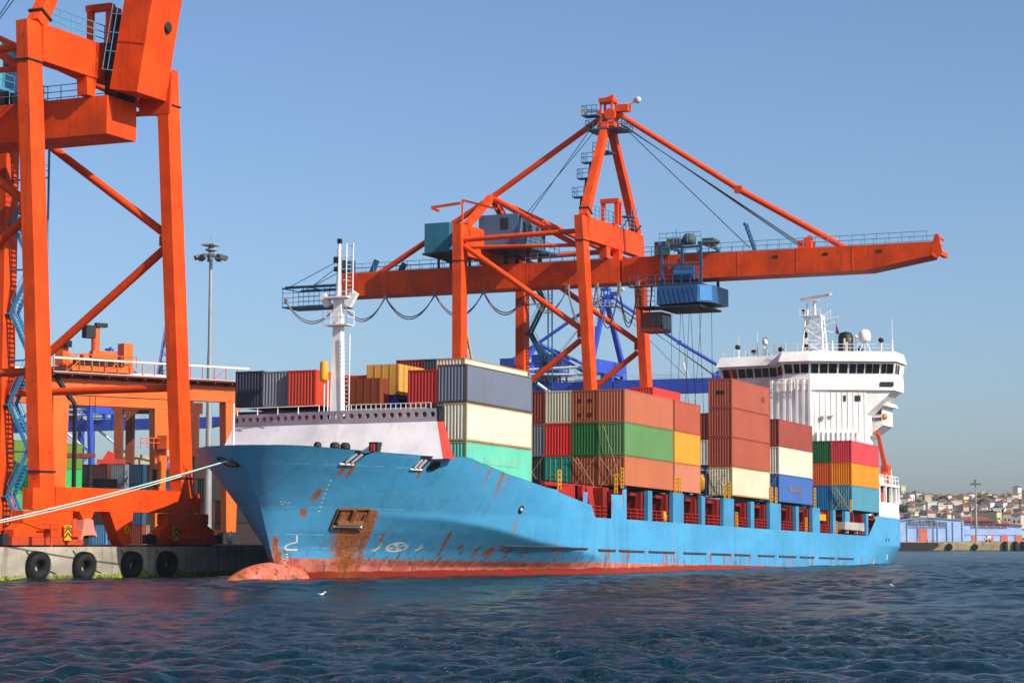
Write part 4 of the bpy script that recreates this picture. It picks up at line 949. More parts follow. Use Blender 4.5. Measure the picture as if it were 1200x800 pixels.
# faded stencils and wear marks on a few boxes
def mark(x, y, z, dx, dy, dz, hexc):
    for o in bpy.data.objects:
        if o.parent is None and o.name.startswith('shipping_container') and (o.location - Vector(shipw(x, y, z))).length < .06:
            m = MB(); m.box(*dx, *dy, *dz); me = bpy.data.meshes.new('faded_mark'); me.from_pydata([tuple(p) for p in m.v], [], m.f); me.materials.append(paint(hexc, .7, 0, .6))
            q = bpy.data.objects.new('faded_mark', me); COL.objects.link(q); q.parent = o; return
zt = Z2[2]
for dz in ((1.75, 2.05), (.5, .85)): mark(S2, row(2), zt, (.006, .016), (.55, .95), dz, '#5a2413'); mark(S2, row(2), zt, (.006, .016), (1.5, 1.85), dz, '#5a2413')
mark(S3, R1, zb + .12 + 3 * H3, (9.6, 10.6), (.004, .014), (1.2, 1.75), '#8c3f52')
mark(S3, R1, zb + .12 + 3 * H3, (.006, .016), (.8, 1.6), (1.3, 1.7), '#3f1710')
mark(S4, R1, zb + .05, (3.6, 8.2), (.004, .014), (1.15, 1.7), '#6f6a7a')
mark(A, yA, 6.8, (3.2, 9.6), (.004, .014), (1.3, 1.9), '#74c4a4')
# ------------------------------------------------------------------ ship-to-shore cranes (drawn about x = 0 on the waterside rail Y = 94, z above the sea)
QZ = 2.3
def crane(name, label, Xc, M, boom_up=False, lod=0, org=(0, 94, QZ), at=None):
    t = thing(name, label, 'crane', org, None, at=at or (Xc, 94, QZ)); P = lambda nm, m, mt=None, par=None: m.build(nm, mt or M['main'], par or t)
    g = 9.1; mn = M['main']; rl = M['rail']; tie = M['tie']
    ly = lambda z: 94.55 + (z - 5) * (2.0 / 35)
    for sx in (-1, 1):
        x = sx * g
        m = MB(); m.bar((x, ly(4.9), 4.9), (x, ly(40.1), 40.1), 1.7, 1.0, (0, 1, 0)); lg = P('leg', m)
        if lod == 0:
            m = MB()
            for z in (7.6, 37.2): m.cbox((x, ly(z), z), 1.86, 1.2, .12)
            m.build('flange', M['dark'], lg)
        m = MB(); m.bar((x, 112, 4.9), (x, 112, 40.0), 1.7, 1.15, (0, 1, 0)); lg = P('leg', m)
        if lod == 0: m = MB(); m.cbox((x, 112, 35.6), 1.86, 1.3, .12); m.build('flange', M['dark'], lg)
    for y, nm in ((94.5, 'sill_beam'), (112.0, 'sill_beam')):
        m = MB(); m.box(-8.25, 8.25, y - .5, y + .5, 4.85, 6.55); m.box(-10.9, -9.95, y - .45, y + .45, 4.9, 6.4); m.box(9.95, 10.9, y - .45, y + .45, 4.9, 6.4); P(nm, m)
    m = MB(); m.box(-8.25, 8.25, 95.85, 96.95, 37.35, 40.1); P('portal_beam', m)
    m = MB(); m.box(-8.25, 8.25, 111.4, 112.6, 36.3, 40.0); P('portal_beam', m)
    for sx in (-1, 1):
        m = MB(); m.bar((sx * 2.05, 96.4, 35.95), (sx * 2.05, 96.4, 37.4), 1.0, .9, (0, 1, 0), 1.3, .9); P('hanger', m)
        m = MB(); m.bar((sx * 2.05, 112, 35.95), (sx * 2.05, 112, 36.3), 1.3, .9, (0, 1, 0)); P('hanger', m)
        x = sx * g; n = 12
        for nm, a, b, r in (('tie_tube', (x, 111.4, 38.1), (x, 97.0, 38.35), .30), ('tie_tube', (x, 111.4, 37.2), (x, 96.9, 36.7), .22), ('brace', (x, 111.4, 37.4), (x, 96.6, 27.0), .34), ('brace', (x, 111.4, 15.0), (x, 96.6, 25.7), .34), ('tie_tube', (x, 111.4, 14.7), (x, 95.6, 14.7), .30)):
            m = MB(); m.tube(a, b, r, n); P(nm, m, M.get('tube', tie))
        m = MB(); m.box(x - .12, x + .12, 96.3, 97.0, 26.0, 26.8); P('gusset', m)
    # girder and boom
    def bw(p):   # boom lowered -> raised about the hinge
        if not boom_up: return p
        hy, hz = 94.2, 35.5; a = R_(80); d = hy - p[1]; h = (p[2] - hz) * .85
        return (p[0], hy - d * math.cos(a) + h * math.sin(a) * 1.0, hz + d * math.sin(a) + h * math.cos(a))
    W = 1.95
    m = MB(); m.box(-W, W, 94.6, 132.3, 33.0, 35.9); gd = P('girder', m)
    sec = [(94.3 if not boom_up else 93.4, 33.0), (65.0, 33.0), (57.8, 34.2), (57.1, 35.8), (94.3 if not boom_up else 93.4, 35.9)]
    m = MB(); m.prism([bw((-W, y, z)) for y, z in sec], Vector(bw((W, 80, 34))) - Vector(bw((-W, 80, 34)))); bo = P('boom', m)
    for sx in (-1, 1):
        m = MB(); hb = [(94.9, 33.6), (94.9, 36.3), (93.9, 36.6), (92.6, 35.9), (92.6, 33.9)]
        if boom_up: hb = [(94.4, 35.0), (91.7, 35.0), (91.5, 38.0), (92.3, 39.2), (94.4, 38.6)]
        m.prism([(sx * (W + .05), y, z) for y, z in hb], (sx * .32, 0, 0))
        if sx > 0: P('boom_hinge', m)
    m = MB(); m.prism([bw((sx_, y, z)) for sx_, y, z in ((-W - .02, 57.6, 35.0), (-W - .02, 57.1, 36.6), (-W - .02, 56.7, 36.6), (-W - .02, 56.3, 34.6), (-W - .02, 56.8, 34.0))], (.3, 0, 0)); m.bar(bw((-W, 56.8, 34.6)), bw((W, 56.8, 34.6)), .5, .5); m.bar(bw((-W, 57, 36.4)), bw((W, 57, 36.4)), .2, .2); m.build('boom_tip', mn, bo)
    if lod == 0:
        for y in (124.0, 117.5, 106.5, 101.0):
            m = MB(); m.box(-W - .03, -W, y - .06, y + .06, 33.02, 35.88); m.build('splice_plate', mn, gd)
        if not boom_up:
            for y in (88.5, 80.0, 73.0, 66.5): m = MB(); m.box(-W - .03, -W, y - .06, y + .06, 33.02, 35.88); m.build('splice_plate', mn, bo)
            for y in (75.5, 69.6, 63.4): m = MB(); m.box(-W - .05, -W, y - .3, y + .3, 34.9, 35.2); m.build('boom_lug', M['dark'], bo)
        else:
            for d in (4.5, 9.0): m = MB(); q = [bw((W2_, 94.2 - d + e, z)) for W2_, e, z in ((-W - .02, -.06, 33.05), (-W - .02, .06, 33.05), (-W - .02, .06, 35.85), (-W - .02, -.06, 35.85))]; m.prism(q, (-.03, 0, 0)); m.build('splice_plate', mn, bo)
            m = MB(); c_ = bw((.6, 88.0, 32.95)); m.lathe((c_[0], c_[1] - .12, c_[2]), [(0, 0), (.3, 0), (.42, .02), (.42, .16), (0, .16)], 16, 'y'); m.build('boom_pin', M['dark'], bo)
    if lod < 2:
        m = MB()
        m.rail((-W, 97.2, 35.9), (-W, 132, 35.9), 1.1, 1.6, .035); m.rail((W, 97.2, 35.9), (W, 132, 35.9), 1.1, 1.6, .035); m.build('girder_rail', rl, gd)
        m = MB(); k = 24
        for sx in (-1, 1):
            for i in range(k + 1):
                y = 92 - 34.0 * i / k; m.tube(bw((sx * W, y, 35.88)), bw((sx * W, y, 37.0)), .035, 4)
            for h in (36.45, 37.0): m.tube(bw((sx * W, 92, h)), bw((sx * W, 58, h)), .035, 4)
        m.build('boom_rail', rl, bo)
    # A-frame, apex, stays
    for sx in (-1, 1):
        m = MB(); m.bar((sx * 8.4, 96.4, 40.05), (sx * .75, 96.7, 52.2), 1.15, 1.0, (0, 1, 0), .85, .85); af = P('apex_leg', m)
        if lod == 0: m = MB(); m.bar((sx * 7.95, 96.42, 40.75), (sx * 7.87, 96.42, 40.9), 1.4, 1.25, (0, 1, 0)); m.build('flange', M['dark'], af)
    m = MB()
    for sx in (-.8, .8):
        for y in (96.0, 97.4): m.bar((sx, y, 51.6), (sx * .8, y, 55.2), .22, .22)
    m.box(-1.1, 1.1, 95.6, 97.7, 51.9, 52.5); m.box(-.9, .9, 95.8, 97.6, 54.9, 55.4); m.box(-.6, .6, 94.0, 95.6, 53.7, 54.5); m.tube((-.9, 96.2, 53.4), (.9, 96.2, 53.4), .7, 12); m.tube((-.8, 97.5, 53.2), (.8, 97.5, 53.2), .55, 12)
    m.bar((0, 97.6, 55.2), (0, 96.0, 55.75), .3, .3); ap = P('apex_head', m)
    if lod < 2:
        PL = lambda m: m.build('access_platform', M['plat'], ap)
        m = MB(); m.cbox((0, 96.6, 51.5), 3.6, 4.6, .14); m.rail((-1.8, 94.3, 51.55), (-1.8, 98.9, 51.55), 1.1, .9, .04); m.rail((1.8, 94.3, 51.55), (1.8, 98.9, 51.55), 1.1, .9, .04); m.rail((-1.8, 94.3, 51.55), (1.8, 94.3, 51.55), 1.1, 1, .04); m.rail((-1.8, 98.9, 51.55), (1.8, 98.9, 51.55), 1.1, 1, .04); PL(m)
        m = MB(); m.cbox((-1.2, 98.3, 53.2), 1.6, 2.0, .12); m.rail((-2.0, 99.3, 53.2), (-2.0, 97.4, 53.2), 1.2, .6, .04); m.rail((-2.0, 99.3, 53.2), (-.6, 99.3, 53.2), 1.2, .6, .04); PL(m)
        m = MB(); m.cbox((0, 97.2, 48.9), 2.6, 2.0, .12); m.rail((-1.3, 98.2, 48.9), (-1.3, 96.2, 48.9), 1.1, .8, .04); PL(m)
        for k, (zz, tt) in enumerate(((48.3, .68), (46.2, .5), (43.8, .31))):
            x = -8.4 + 7.65 * tt - .5; m = MB(); m.cbox((x - .3, 97.6, zz - 1.2), 1.2, 1.5, .1); m.rail((x - .9, 98.3, zz - 1.2), (x - .9, 96.9, zz - 1.2), 1.1, .7, .035); m.rail((x - .9, 98.3, zz - 1.2), (x + .3, 98.3, zz - 1.2), 1.1, .7, .035); m.bar((x - .4, 97.5, zz - 3.4), (x + .1, 97.5, zz - 1.2), .4, .08); PL(m)
        m = MB(); m.bar((0, 95.6, 54.3), (0, 93.2, 54.9), .3, .3); m.lathe((-.1, 92.9, 54.95), [(0, -.1), (.42, -.1), (.42, .1), (0, .1)], 12, 'x'); m.bar((0, 97.8, 54.0), (0, 99.6, 54.1), .25, .25); m.cbox((0, 99.9, 54.0), .3, .7, .8); m.build('floodlight', paint('#e8e0da', .5, .1, .2), ap)
    bs = [((0, 97.9, 53.0), (0, 112.0, 44.5)), ((0, 112.0, 44.5), (0, 127.4, 35.95))]
    for a, b in bs: m = MB(); m.tube(a, b, .36, 12); P('backstay', m, tie)
    for sx in (-1, 1):
        m = MB(); m.bar((sx * 7.4, 112, 39.95), (sx * .3, 112, 44.4), .85, .7, (0, 1, 0)); P('strut', m)
        m = MB(); m.tube((0, 111.8, 44.3), (sx * (g - .3), 97.0, 36.6), .33, 10); P('brace', m, tie)
    if not boom_up:
        m = MB(); m.tube((0, 95.3, 53.4), (0, 80.7, 43.6), .33, 12); m.tube((0, 80.2, 43.25), (0, 67.9, 35.9), .36, 12); m.cbox((0, 80.45, 43.4), .7, .9, .8); P('forestay', m, tie)
    else:
        m = MB(); m.tube((0, 95.2, 53.2), (0, 93.0, 61.5), .33, 10); P('forestay', m, tie)
    if lod < 2:
        m = MB()
        if not boom_up:
            for sx, yy in ((-.9, 72.6), (.0, 73.0), (.9, 73.4), (-.4, 79.0)): m.tube((sx, 95.0, 52.2), (sx, yy, 36.4), .05, 4)
        for sx in (-.8, .8): m.tube((sx, 98.0, 52.6), (sx, 107.5 + sx, 41.8), .045, 4)
        P('hoist_rope', m, M['dark'])
        if not boom_up:
            m = MB(); m.box(-.9, .9, 71.6, 73.2, 35.92, 36.9); m.bar((0, 72.6, 36.9), (0, 71.8, 37.3), .8, .5); m.build('rope_anchor', mn, bo)
            m = MB(); y0 = 78.6
            for sx in (-1.9, -.9): m.bar((sx, y0 - .5, 35.92), (sx, y0 + .6, 39.2), .16, .22)
            for i in range(6): m.bar((-1.95, y0 - .35 + i * .19, 36.5 + i * .5), (-.85, y0 - .35 + i * .19, 36.5 + i * .5), .2, .3)
            m.build('boom_latch_frame', M['plat'], bo)
    # machinery house and electrical house
    m = MB(); m.box(-3.6, 4.6, 106.9, 112.1, 37.75, 41.75); mh = P('machinery_house', m, M['house'])
    m = MB(); m.box(-3.64, -3.6, 108.2, 109.2, 39.9, 41.3); m.build('house_door', M['dark'], mh)
    for x in (-2.4, -.4, 1.6, 3.4): m = MB(); m.box(x, x + .9, 106.85, 106.9, 39.6, 40.8); m.build('house_vent', M['dark'], mh)
    m = MB(); m.box(-4.6, 5.6, 105.4, 113.2, 37.5, 37.72); m.rail((-4.6, 105.5, 37.72), (5.6, 105.5, 37.72), 1.1, 1.4, .04); m.rail((-4.6, 105.5, 37.72), (-4.6, 106.8, 37.72), 1.1, 1, .04); m.build('house_walkway', M['plat'], mh)
    for x in (-1.7, 1.7):
        m = MB()
        for y in (106.4, 109.4): m.bar((x, y, 35.9), (x, y, 37.5), .4, .4)
        m.bar((x, 106.4, 36.0), (x, 109.4, 37.4), .2, .2); m.build('house_support', M['dark'], mh)
    m = MB(); m.box(-4.4, 2.6, 115.7, 119.0, 37.5, 41.1); eh = P('electrical_house', m, M['house2'])
    m = MB(); m.box(-4.6, 2.8, 115.5, 119.2, 37.25, 37.48); m.build('house_floor', M['dark'], eh)
    for x in (-1.7, 1.7):
        m = MB()
        for y in (115.8, 118.4): m.bar((x, y, 35.9), (x, y, 37.25), .25, .25)
        m.bar((x, 115.8, 36.0), (x, 118.4, 37.2), .15, .15); m.build('house_support', M['dark'], eh)
    if lod == 0:
        m = MB()   # davit on the landside corner
        m.tube((-8.6, 111.9, 40.0), (-8.6, 111.9, 43.0), .13, 8); m.bar((-8.6, 112.2, 42.6), (-8.6, 116.0, 42.3), .25, .3); m.bar((-8.6, 111.8, 42.9), (-8.6, 107.4, 41.6), .2, .25); m.bar((-8.6, 115.9, 42.2), (-8.6, 115.0, 41.8), .3, .3); P('davit', m)
        # rear maintenance platform
        m = MB()
        for x in (-2, 2):
            for z in (32.0, 34.4): m.bar((x, 132.3, z), (x, 140.2, z), .16, .18)
            for k in range(6): y = 132.6 + k * 1.5; m.tube((x, y, 32.0), (x, y, 34.4), .04, 5)
            for z in (32.6, 33.2, 33.8): m.tube((x, 132.3, z), (x, 140.2, z), .03, 4)
            m.tube((x, 139.5, 34.4), (x, 131.9, 37.6), .05, 5); m.tube((x, 136, 34.4), (x, 131.9, 37.0), .05, 5)
            m.box(x - .3, x + .3, 132.4, 139.6, 34.45, 34.62)
        for y in (132.5, 136.3, 140.1):
            for z in (32.0, 34.4): m.bar((-2, y, z), (2, y, z), .12, .14)
        m.box(-2, 2, 132.5, 140, 31.9, 31.96); P('rear_platform', m, M['plat'])
        m = MB(); m.box(-1.8, -.4, 130.6, 132.0, 35.92, 37.6); P('end_cabinet', m, M['plat'])
        for a, b, h in ((128.6, 127.8, 37.6), (124.6, 123.9, 37.0)): m = MB(); m.bar((0, a, 35.9), (0, b, h), .5, .6); P('end_sheave', m, M['plat'])
        if boom_up: m = MB(); m.box(-.6, 1.8, 94.6, 95.75, 36.0, 41.2); m.box(-.4, .6, 95.0, 95.6, 41.2, 42.6); P('sheave_block', m, M['dark'])
        # portal walkway, sheave frame
        m = MB(); m.rail((-7.4, 96.0, 40.1), (8.0, 96.0, 40.1), 1.5, 1.4, .04, (.33, .66)); P('portal_rail', m, rl)
        m = MB(); m.box(-.6, .6, 95.9, 96.9, 40.12, 40.3); m.bar((-.5, 95.5, 40.2), (-.5, 95.5, 43.0), .45, .4); m.bar((-.5, 97.2, 40.2), (-.5, 97.2, 43.0), .45, .4); m.bar((-.5, 95.2, 43.0), (-.5, 97.5, 43.0), .6, .5); m.bar((.6, 95.5, 40.2), (.6, 95.5, 43.0), .35, .3); m.bar((-.5, 95.5, 42.9), (.8, 95.5, 42.9), .4, .4); P('sheave_frame', m)
        m = MB(); m.cbox((2.4, 95.2, 41.4), 1.8, 1.6, .08); m.rail((1.5, 94.4, 41.4), (3.3, 94.4, 41.4), 1.1, .6, .03); m.bar((2.4, 95.9, 40.1), (2.4, 95.0, 41.4), .1, .1); P('portal_cage', m, rl)
        # stair tower up the far landside leg
        sx0, y0, y1 = g - .1, 108.9, 110.9
        m = MB(); nf = 9; zz = [QZ + .3 + (36.0 - QZ - .3) * i / nf for i in range(nf + 1)]
        for i in range(nf):
            a, b = (y0, y1) if i % 2 == 0 else (y1, y0)
            for dx in (-.45, .45):
                m.bar((sx0 + dx, a, zz[i]), (sx0 + dx, b, zz[i + 1]), .09, .3); m.tube((sx0 + dx, a, zz[i] + 1.0), (sx0 + dx, b, zz[i + 1] + 1.0), .03, 4); m.tube((sx0 + dx, a, zz[i] + .5), (sx0 + dx, b, zz[i + 1] + .5), .025, 4)
            ns = 13
            for k in range(1, ns): q = k / ns; m.cbox((sx0, a + (b - a) * q, zz[i] + (zz[i + 1] - zz[i]) * q), .9, .2, .035)
            m.cbox((sx0, b + (.35 if b == y1 else -.35), zz[i + 1]), 1.2, .75, .09); m.rail((sx0 - .6, b + (.7 if b == y1 else -.7), zz[i + 1]), (sx0 + .6, b + (.7 if b == y1 else -.7), zz[i + 1]), 1.0, .6, .03)
            m.bar((sx0, b, zz[i + 1] - .1), (sx0, 111.4, zz[i + 1] - .1), .12, .12)
        for dx in (-.62, .62): m.bar((sx0 + dx, y0 - .72, QZ + .1), (sx0 + dx, y0 - .72, 36.0), .13, .13)
        P('stair_tower', m, M['plat'])
        # festoon loops below the girder and boom
        ys = [139.2, 131.4, 125.2, 118.4, 111.9, 106.0, 100.9, 97.2, 94.4, 92.0, 90.2]
        for a, b in ([] if boom_up else zip(ys[:-1], ys[1:])):
            m = MB(); sag = 2.9 if a - b > 4 else 5.0
            for dx, k in ((-2.75, 1.0), (-2.6, .9)):
                pts = []
                for i in range(15):
                    u = i / 14; pts.append((dx, a + (b - a) * u, 32.6 - sag * k * (1 - (2 * u - 1) ** 2)))
                m.path(pts, .075, 5)
            m.box(-2.9, -2.45, a - .18, a + .18, 32.35, 32.98); P('festoon_loop', m, plain('cable_grey', '#77706c', .7))
    if not boom_up and lod == 0:
        # trolley, machinery cage, operator's cab, ropes and spreader
        ty = 86.6; bl, dk = M['cab'], M['dark']
        m = MB()
        for y in (ty - 2.5, ty - .2, ty + 2.3):
            for x in (-3.0, 3.0): m.bar((x, y, 32.2), (x, y, 37.0), .28, .3)
        for z in (32.3, 34.6, 36.6):
            for x in (-3.0, 3.0): m.bar((x, ty - 2.6, z), (x, ty + 2.5, z), .26, .28)
        for y in (ty - 2.5, ty + 2.3):
            for z in (32.2, 37.0): m.bar((-3, y, z), (3, y, z), .26, .3)
        m.cbox((-3.3, ty - .1, 32.25), 1.2, 5.4, .12); m.rail((-3.85, ty + 6.0, 32.3), (-3.85, ty - 2.5, 32.3), 1.1, 1.0, .04); m.cbox((-3.4, ty + 4.0, 32.2), 1.0, 4.4, .12)
        tr = P('trolley', m, M['plat'])
        m = MB(); m.cbox((-3.2, ty - .6, 33.5), .9, 2.4, 1.5); m.tube((-3.4, ty - 1.6, 33.4), (-3.4, ty + .6, 33.4), .5, 12); m.build('hoist_motor', bl, tr)
        m = MB(); m.lathe((-1.6, ty - .6, 37.0), [(0, 0), (.75, .1), (.85, .8), (.55, 1.3), (0, 1.4)], 12); m.cbox((-1.5, ty + 1.2, 37.4), 1.5, 1.6, .8); m.cbox((-1, ty - 2.9, 37.3), 1.5, 1.4, .8); m.tube((-2.5, ty - 4.6, 37), (-2.5, ty - 2, 37.1), .2, 8); m.cbox((-2.6, ty + 2.4, 36.6), 1, 1.6, 1.6); m.build('winch', paint('#4a5c58', .6, .5, .5), tr)
        m = MB(); m.rail((-3.2, ty + 2.5, 37.1), (-3.2, ty - 2.6, 37.1), 1.2, .9, .04); m.tube((-3, ty + .5, 37), (-3, ty + .5, 38.8), .05, 5); m.build('trolley_rail', rl, tr)
        # cab: faceted body with glazed front
        m = MB(); pl = [(-4.6, ty + 2.4), (-4.6, ty - 2.6), (-2.9, ty - 3.9), (2.6, ty - 3.9), (2.6, ty + 2.4)]
        n = len(pl); v = [(x, y, 29.7 + (.35 if y < ty - 2 else (.15 if x < -4 else 0))) for x, y in pl] + [(x + (.15 if x < -4 else 0), y, 32.05) for x, y in pl]
        m.add(v, [tuple(range(n))[::-1], tuple(range(n, 2 * n))] + [(i, (i + 1) % n, n + (i + 1) % n, n + i) for i in range(n)]); cb = P('operator_cab', m, bl)
        m = MB()
        for i in range(9): y = ty + 2.3 - i * .58; m.box(-4.64, -4.6, y - .03, y + .03, 29.95, 31.95)
        m.build('cab_rib', M['plat'], cb)
        m = MB(); m.prism([(-4.45, ty - 2.78, 30.2), (-3.1, ty - 3.8, 30.2), (-3.1, ty - 3.8, 31.9), (-4.4, ty - 2.78, 31.9)], (-.03, -.03, 0)); m.build('cab_window', plain('cab_pane', '#3f7fb8', .15), cb)
        m = MB(); m.box(-4.8, 2.7, ty - 3.0, ty + 2.6, 29.45, 29.68); m.cbox((-2.6, ty + 3.9, 29.7), 3.6, 2.6, .14); m.rail((-4.3, ty + 2.7, 29.75), (-4.3, ty + 5.1, 29.75), 2.4, .5, .035, (.25, .5, .75)); m.rail((-4.3, ty + 5.1, 29.75), (-.9, ty + 5.1, 29.75), 2.4, .6, .035, (.25, .5, .75)); m.build('cab_floor', dk, cb)
        m = MB(); x0, x1, ya, yb = -4.0, -.8, ty + 2.0, ty + 4.6
        for z in (27.0, 29.0): m.box(x0, x1, ya, yb, z - .12, z + .12)
        m.box(x0, x1, yb - .12, yb, 27.12, 28.88); m.box(x0, x0 + .1, ya + 1.4, yb - .13, 27.12, 28.88); m.box(x1 - .1, x1, ya, yb - .13, 27.12, 28.88)
        for y in (ya + .05, ya + .7, ya + 1.35): m.box(x0, x0 + .1, y - .05, y + .05, 27.12, 28.88)
        m.box(x0, x0 + .1, ya, ya + 1.4, 27.12, 27.6); lc = P('lower_cab', m, paint('#7a3f2c', .6, .5, .5))
        m = MB(); m.box(x0 + .05, x0 + .08, ya + .1, ya + 1.35, 27.62, 28.85); m.box(x0 + .3, x1 - .2, ya + .01, ya + .04, 27.2, 28.8); m.build('cab_window', M_GLS, lc)
        m = MB()
        for x in (-1.4, 1.4):
            for y, y2 in ((ty - 2.2, ty - 1.5), (ty - .6, ty - .5), (ty + .5, ty + .4), (ty + 1.6, ty + 1.2)): m.tube((x, y, 32.2), (x * 2.6, y2, 14.2), .028, 4)
        P('hoist_rope', m, dk)
        m = MB(); m.box(-6.0, 6.0, ty - 1.2, ty - .9, 13.6, 13.95); m.box(-6, 6, ty + .9, ty + 1.2, 13.6, 13.95); m.box(-6.1, -5.8, ty - 1.2, ty + 1.2, 13.4, 14.0); m.box(5.8, 6.1, ty - 1.2, ty + 1.2, 13.4, 14.0); m.box(-1.5, 1.5, ty - .9, ty + .9, 13.6, 14.3); P('spreader', m, M['yel'])
    # bogies
    if lod < 2:
        for y in (94.5, 112.0):
            for sx in (-1, 1):
                c = sx * g; m = MB(); yy = y
                m.prism([(c - 2.9, yy - .5, 4.82), (c + 2.9, yy - .5, 4.82), (c + 2.9, yy - .5, 4.0), (c + .9, yy - .5, 3.55), (c - .9, yy - .5, 3.55), (c - 2.9, yy - .5, 4.0)], (0, 1.0, 0)); bg_ = P('equalizer', m)
                for q in (-2.1, 2.1):
                    m = MB(); m.prism([(c + q - 1.75, yy - .42, 3.0), (c + q + 1.75, yy - .42, 3.0), (c + q + 1.75, yy - .42, 3.5), (c + q + .7, yy - .42, 3.98), (c + q - .7, yy - .42, 3.98), (c + q - 1.75, yy - .42, 3.5)], (0, .84, 0)); bb = P('bogie', m)
                    if lod == 0:
                        m = MB()
                        for w_ in (-1.15, 1.15): m.box(c + q + w_ - .95, c + q + w_ + .95, yy - .55, yy + .55, 2.42, 2.98)
                        m.build('wheel_box', M['worn'], bb)
                        m = MB()
                        for w_ in (-1.6, -.7, .7, 1.6): m.lathe((c + q + w_, yy - .25, 2.66), [(0, 0), (.34, 0), (.34, .5), (0, .5)], 14, 'y')
                        m.build('wheel', M['dark'], bb)
                if lod == 0:
                    for e in (-1, 1):
                        m = MB(); x = c + e * 4.7; m.box(x - .35, x + .35, yy - .4, yy + .4, 2.5, 3.2); m.tube((x, yy, 2.85), (x + e * .6, yy, 2.85), .16, 8)
                        P('buffer', m, M['dark'])
                        if e == sx: continue
                        m = MB(); bx0 = c + e * 2.05; m.box(bx0 - .42, bx0 + .42, yy - .72, yy - .66, 2.75, 3.85); cv = P('chevron_board', m, M['yel'])
                        m = MB()
                        for k in range(3):
                            zc = 2.85 + k * .36; yv = yy - .732
                            for s in (-1, 1):
                                m.add([(bx0, yv, zc + .34), (bx0 + s * .42, yv, zc + .0), (bx0 + s * .42, yv, zc + .16), (bx0, yv, zc + .5)] if k < 2 else [(bx0, yv, zc + .2), (bx0 + s * .42, yv, zc - .1), (bx0 + s * .42, yv, zc + .04), (bx0, yv, zc + .27)], [(0, 1, 2, 3)])
                        m.build('chevron_stripe', M['dark'], cv, fix=False)
        if lod == 0:
            m = MB(); m.prism([(-1.6, 94.0, 4.84), (1.5, 94.0, 4.84), (1.1, 94.0, 3.3), (1.25, 94.0, 2.6), (.9, 94, 2.36), (.1, 94.0, 2.36), (-.35, 94.0, 2.8)], (0, .9, 0)); st = P('storm_anchor', m)
            m = MB(); m.torus((.55, 93.95, 3.5), .24, .07, (0, 1, 0)); m.build('anchor_wheel', M['yel'], st)
            m = MB(); xx = -4.6
            m.prism([(xx - .9, 93.9, 4.82), (xx + .9, 93.9, 4.82), (xx + .55, 93.9, 4.3), (xx - .5, 93.9, 4.3)], (0, .8, 0)); P('reel_bracket', m)
            m = MB(); m.prism([(xx - .6, 93.75, 4.2), (xx - .25, 93.75, 4.32), (xx + .3, 93.75, 4.3), (xx + .6, 93.75, 4.18), (xx + .65, 93.75, 3.75), (xx + 1.15, 93.75, 3.0), (xx + .6, 93.75, 3.15), (xx - .5, 93.75, 3.1), (xx - .95, 93.75, 2.75), (xx - .65, 93.75, 3.6)], (0, .7, 0)); P('reel_guide', m, paint('#e08a78', .5, .2, .3))
            m = MB(); m.tube((-6.1, 94, 4.3), (-6.1, 94, 3.5), .28, 10); m.box(-6.6, -5.6, 93.7, 94.3, 3.0, 3.5); P('drive_unit', m, M['worn'])
            m = MB(); m.tube((-10.6, 93.3, 3.9), (-8.9, 93.3, 3.9), .06, 6); m.tube((-9.7, 93.3, 2.3), (-9.7, 93.3, 3.9), .08, 6); P('tie_down_post', m, M['worn'])
    return t
ORANGE, ORANGE2 = '#e84c10', '#e84c10'
dkst = plain('crane_dark', '#1c1f24', .7)
MO = dict(main=paint(ORANGE, .55, .7, .75, var=.2, k=.9, spec=.18), tie=paint(ORANGE, .55, .55, .40, var=.10, k=.95, spec=.18), rail=paint('#4f8fae', .5, .2, .3), plat=paint('#23587a', .5, .4, .5), house=paint('#4f7590', .5, .4, .5), house2=paint('#2f7a90', .5, .3, .4), dark=dkst, cab=paint('#285f98', .4, .35, .5), yel=M_YEL, worn=paint('#c9461f', .6, .8, .6))
crane('gantry_crane', 'orange ship-to-shore crane with its long boom lowered over the container ship', 243.4, MO)
MO2 = dict(MO); MO2['plat'] = paint('#3f9ac8', .5, .2, .35); MO2['rail'] = paint('#5aa6c4', .5, .2, .3); MO2['house'] = paint('#69b3c4', .5, .3, .4)
crane('gantry_crane', 'orange ship-to-shore crane close on the left with its boom raised', 138.65, MO2, boom_up=True)
MBl = dict(main=paint('#3450b8', .45, .15, .3), tie=paint('#4560c4', .45, .1, .2), rail=paint('#d6dae0', .5, .1, .2), plat=paint('#c9d2de', .5, .1, .2), house=paint('#26408f', .5, .2, .3), house2=paint('#2a469c', .5, .2, .3), dark=dkst, cab=paint('#3450b8', .5, .2, .3), yel=M_YEL, worn=paint('#3450b8', .6, .5, .5))
MBl['tube'] = paint('#dfe3ea', .5, .1, .2)
blue = crane('gantry_crane', 'blue ship-to-shore crane with white railings behind the middle of the ship', 427.8, MBl, lod=1, at=(427.8, 168.0, QZ))
b2 = copy_tree(blue); b2.location = (507.0, 346.0, QZ); b2['label'] = 'blue ship-to-shore crane far back on the left behind the orange yard gantry'
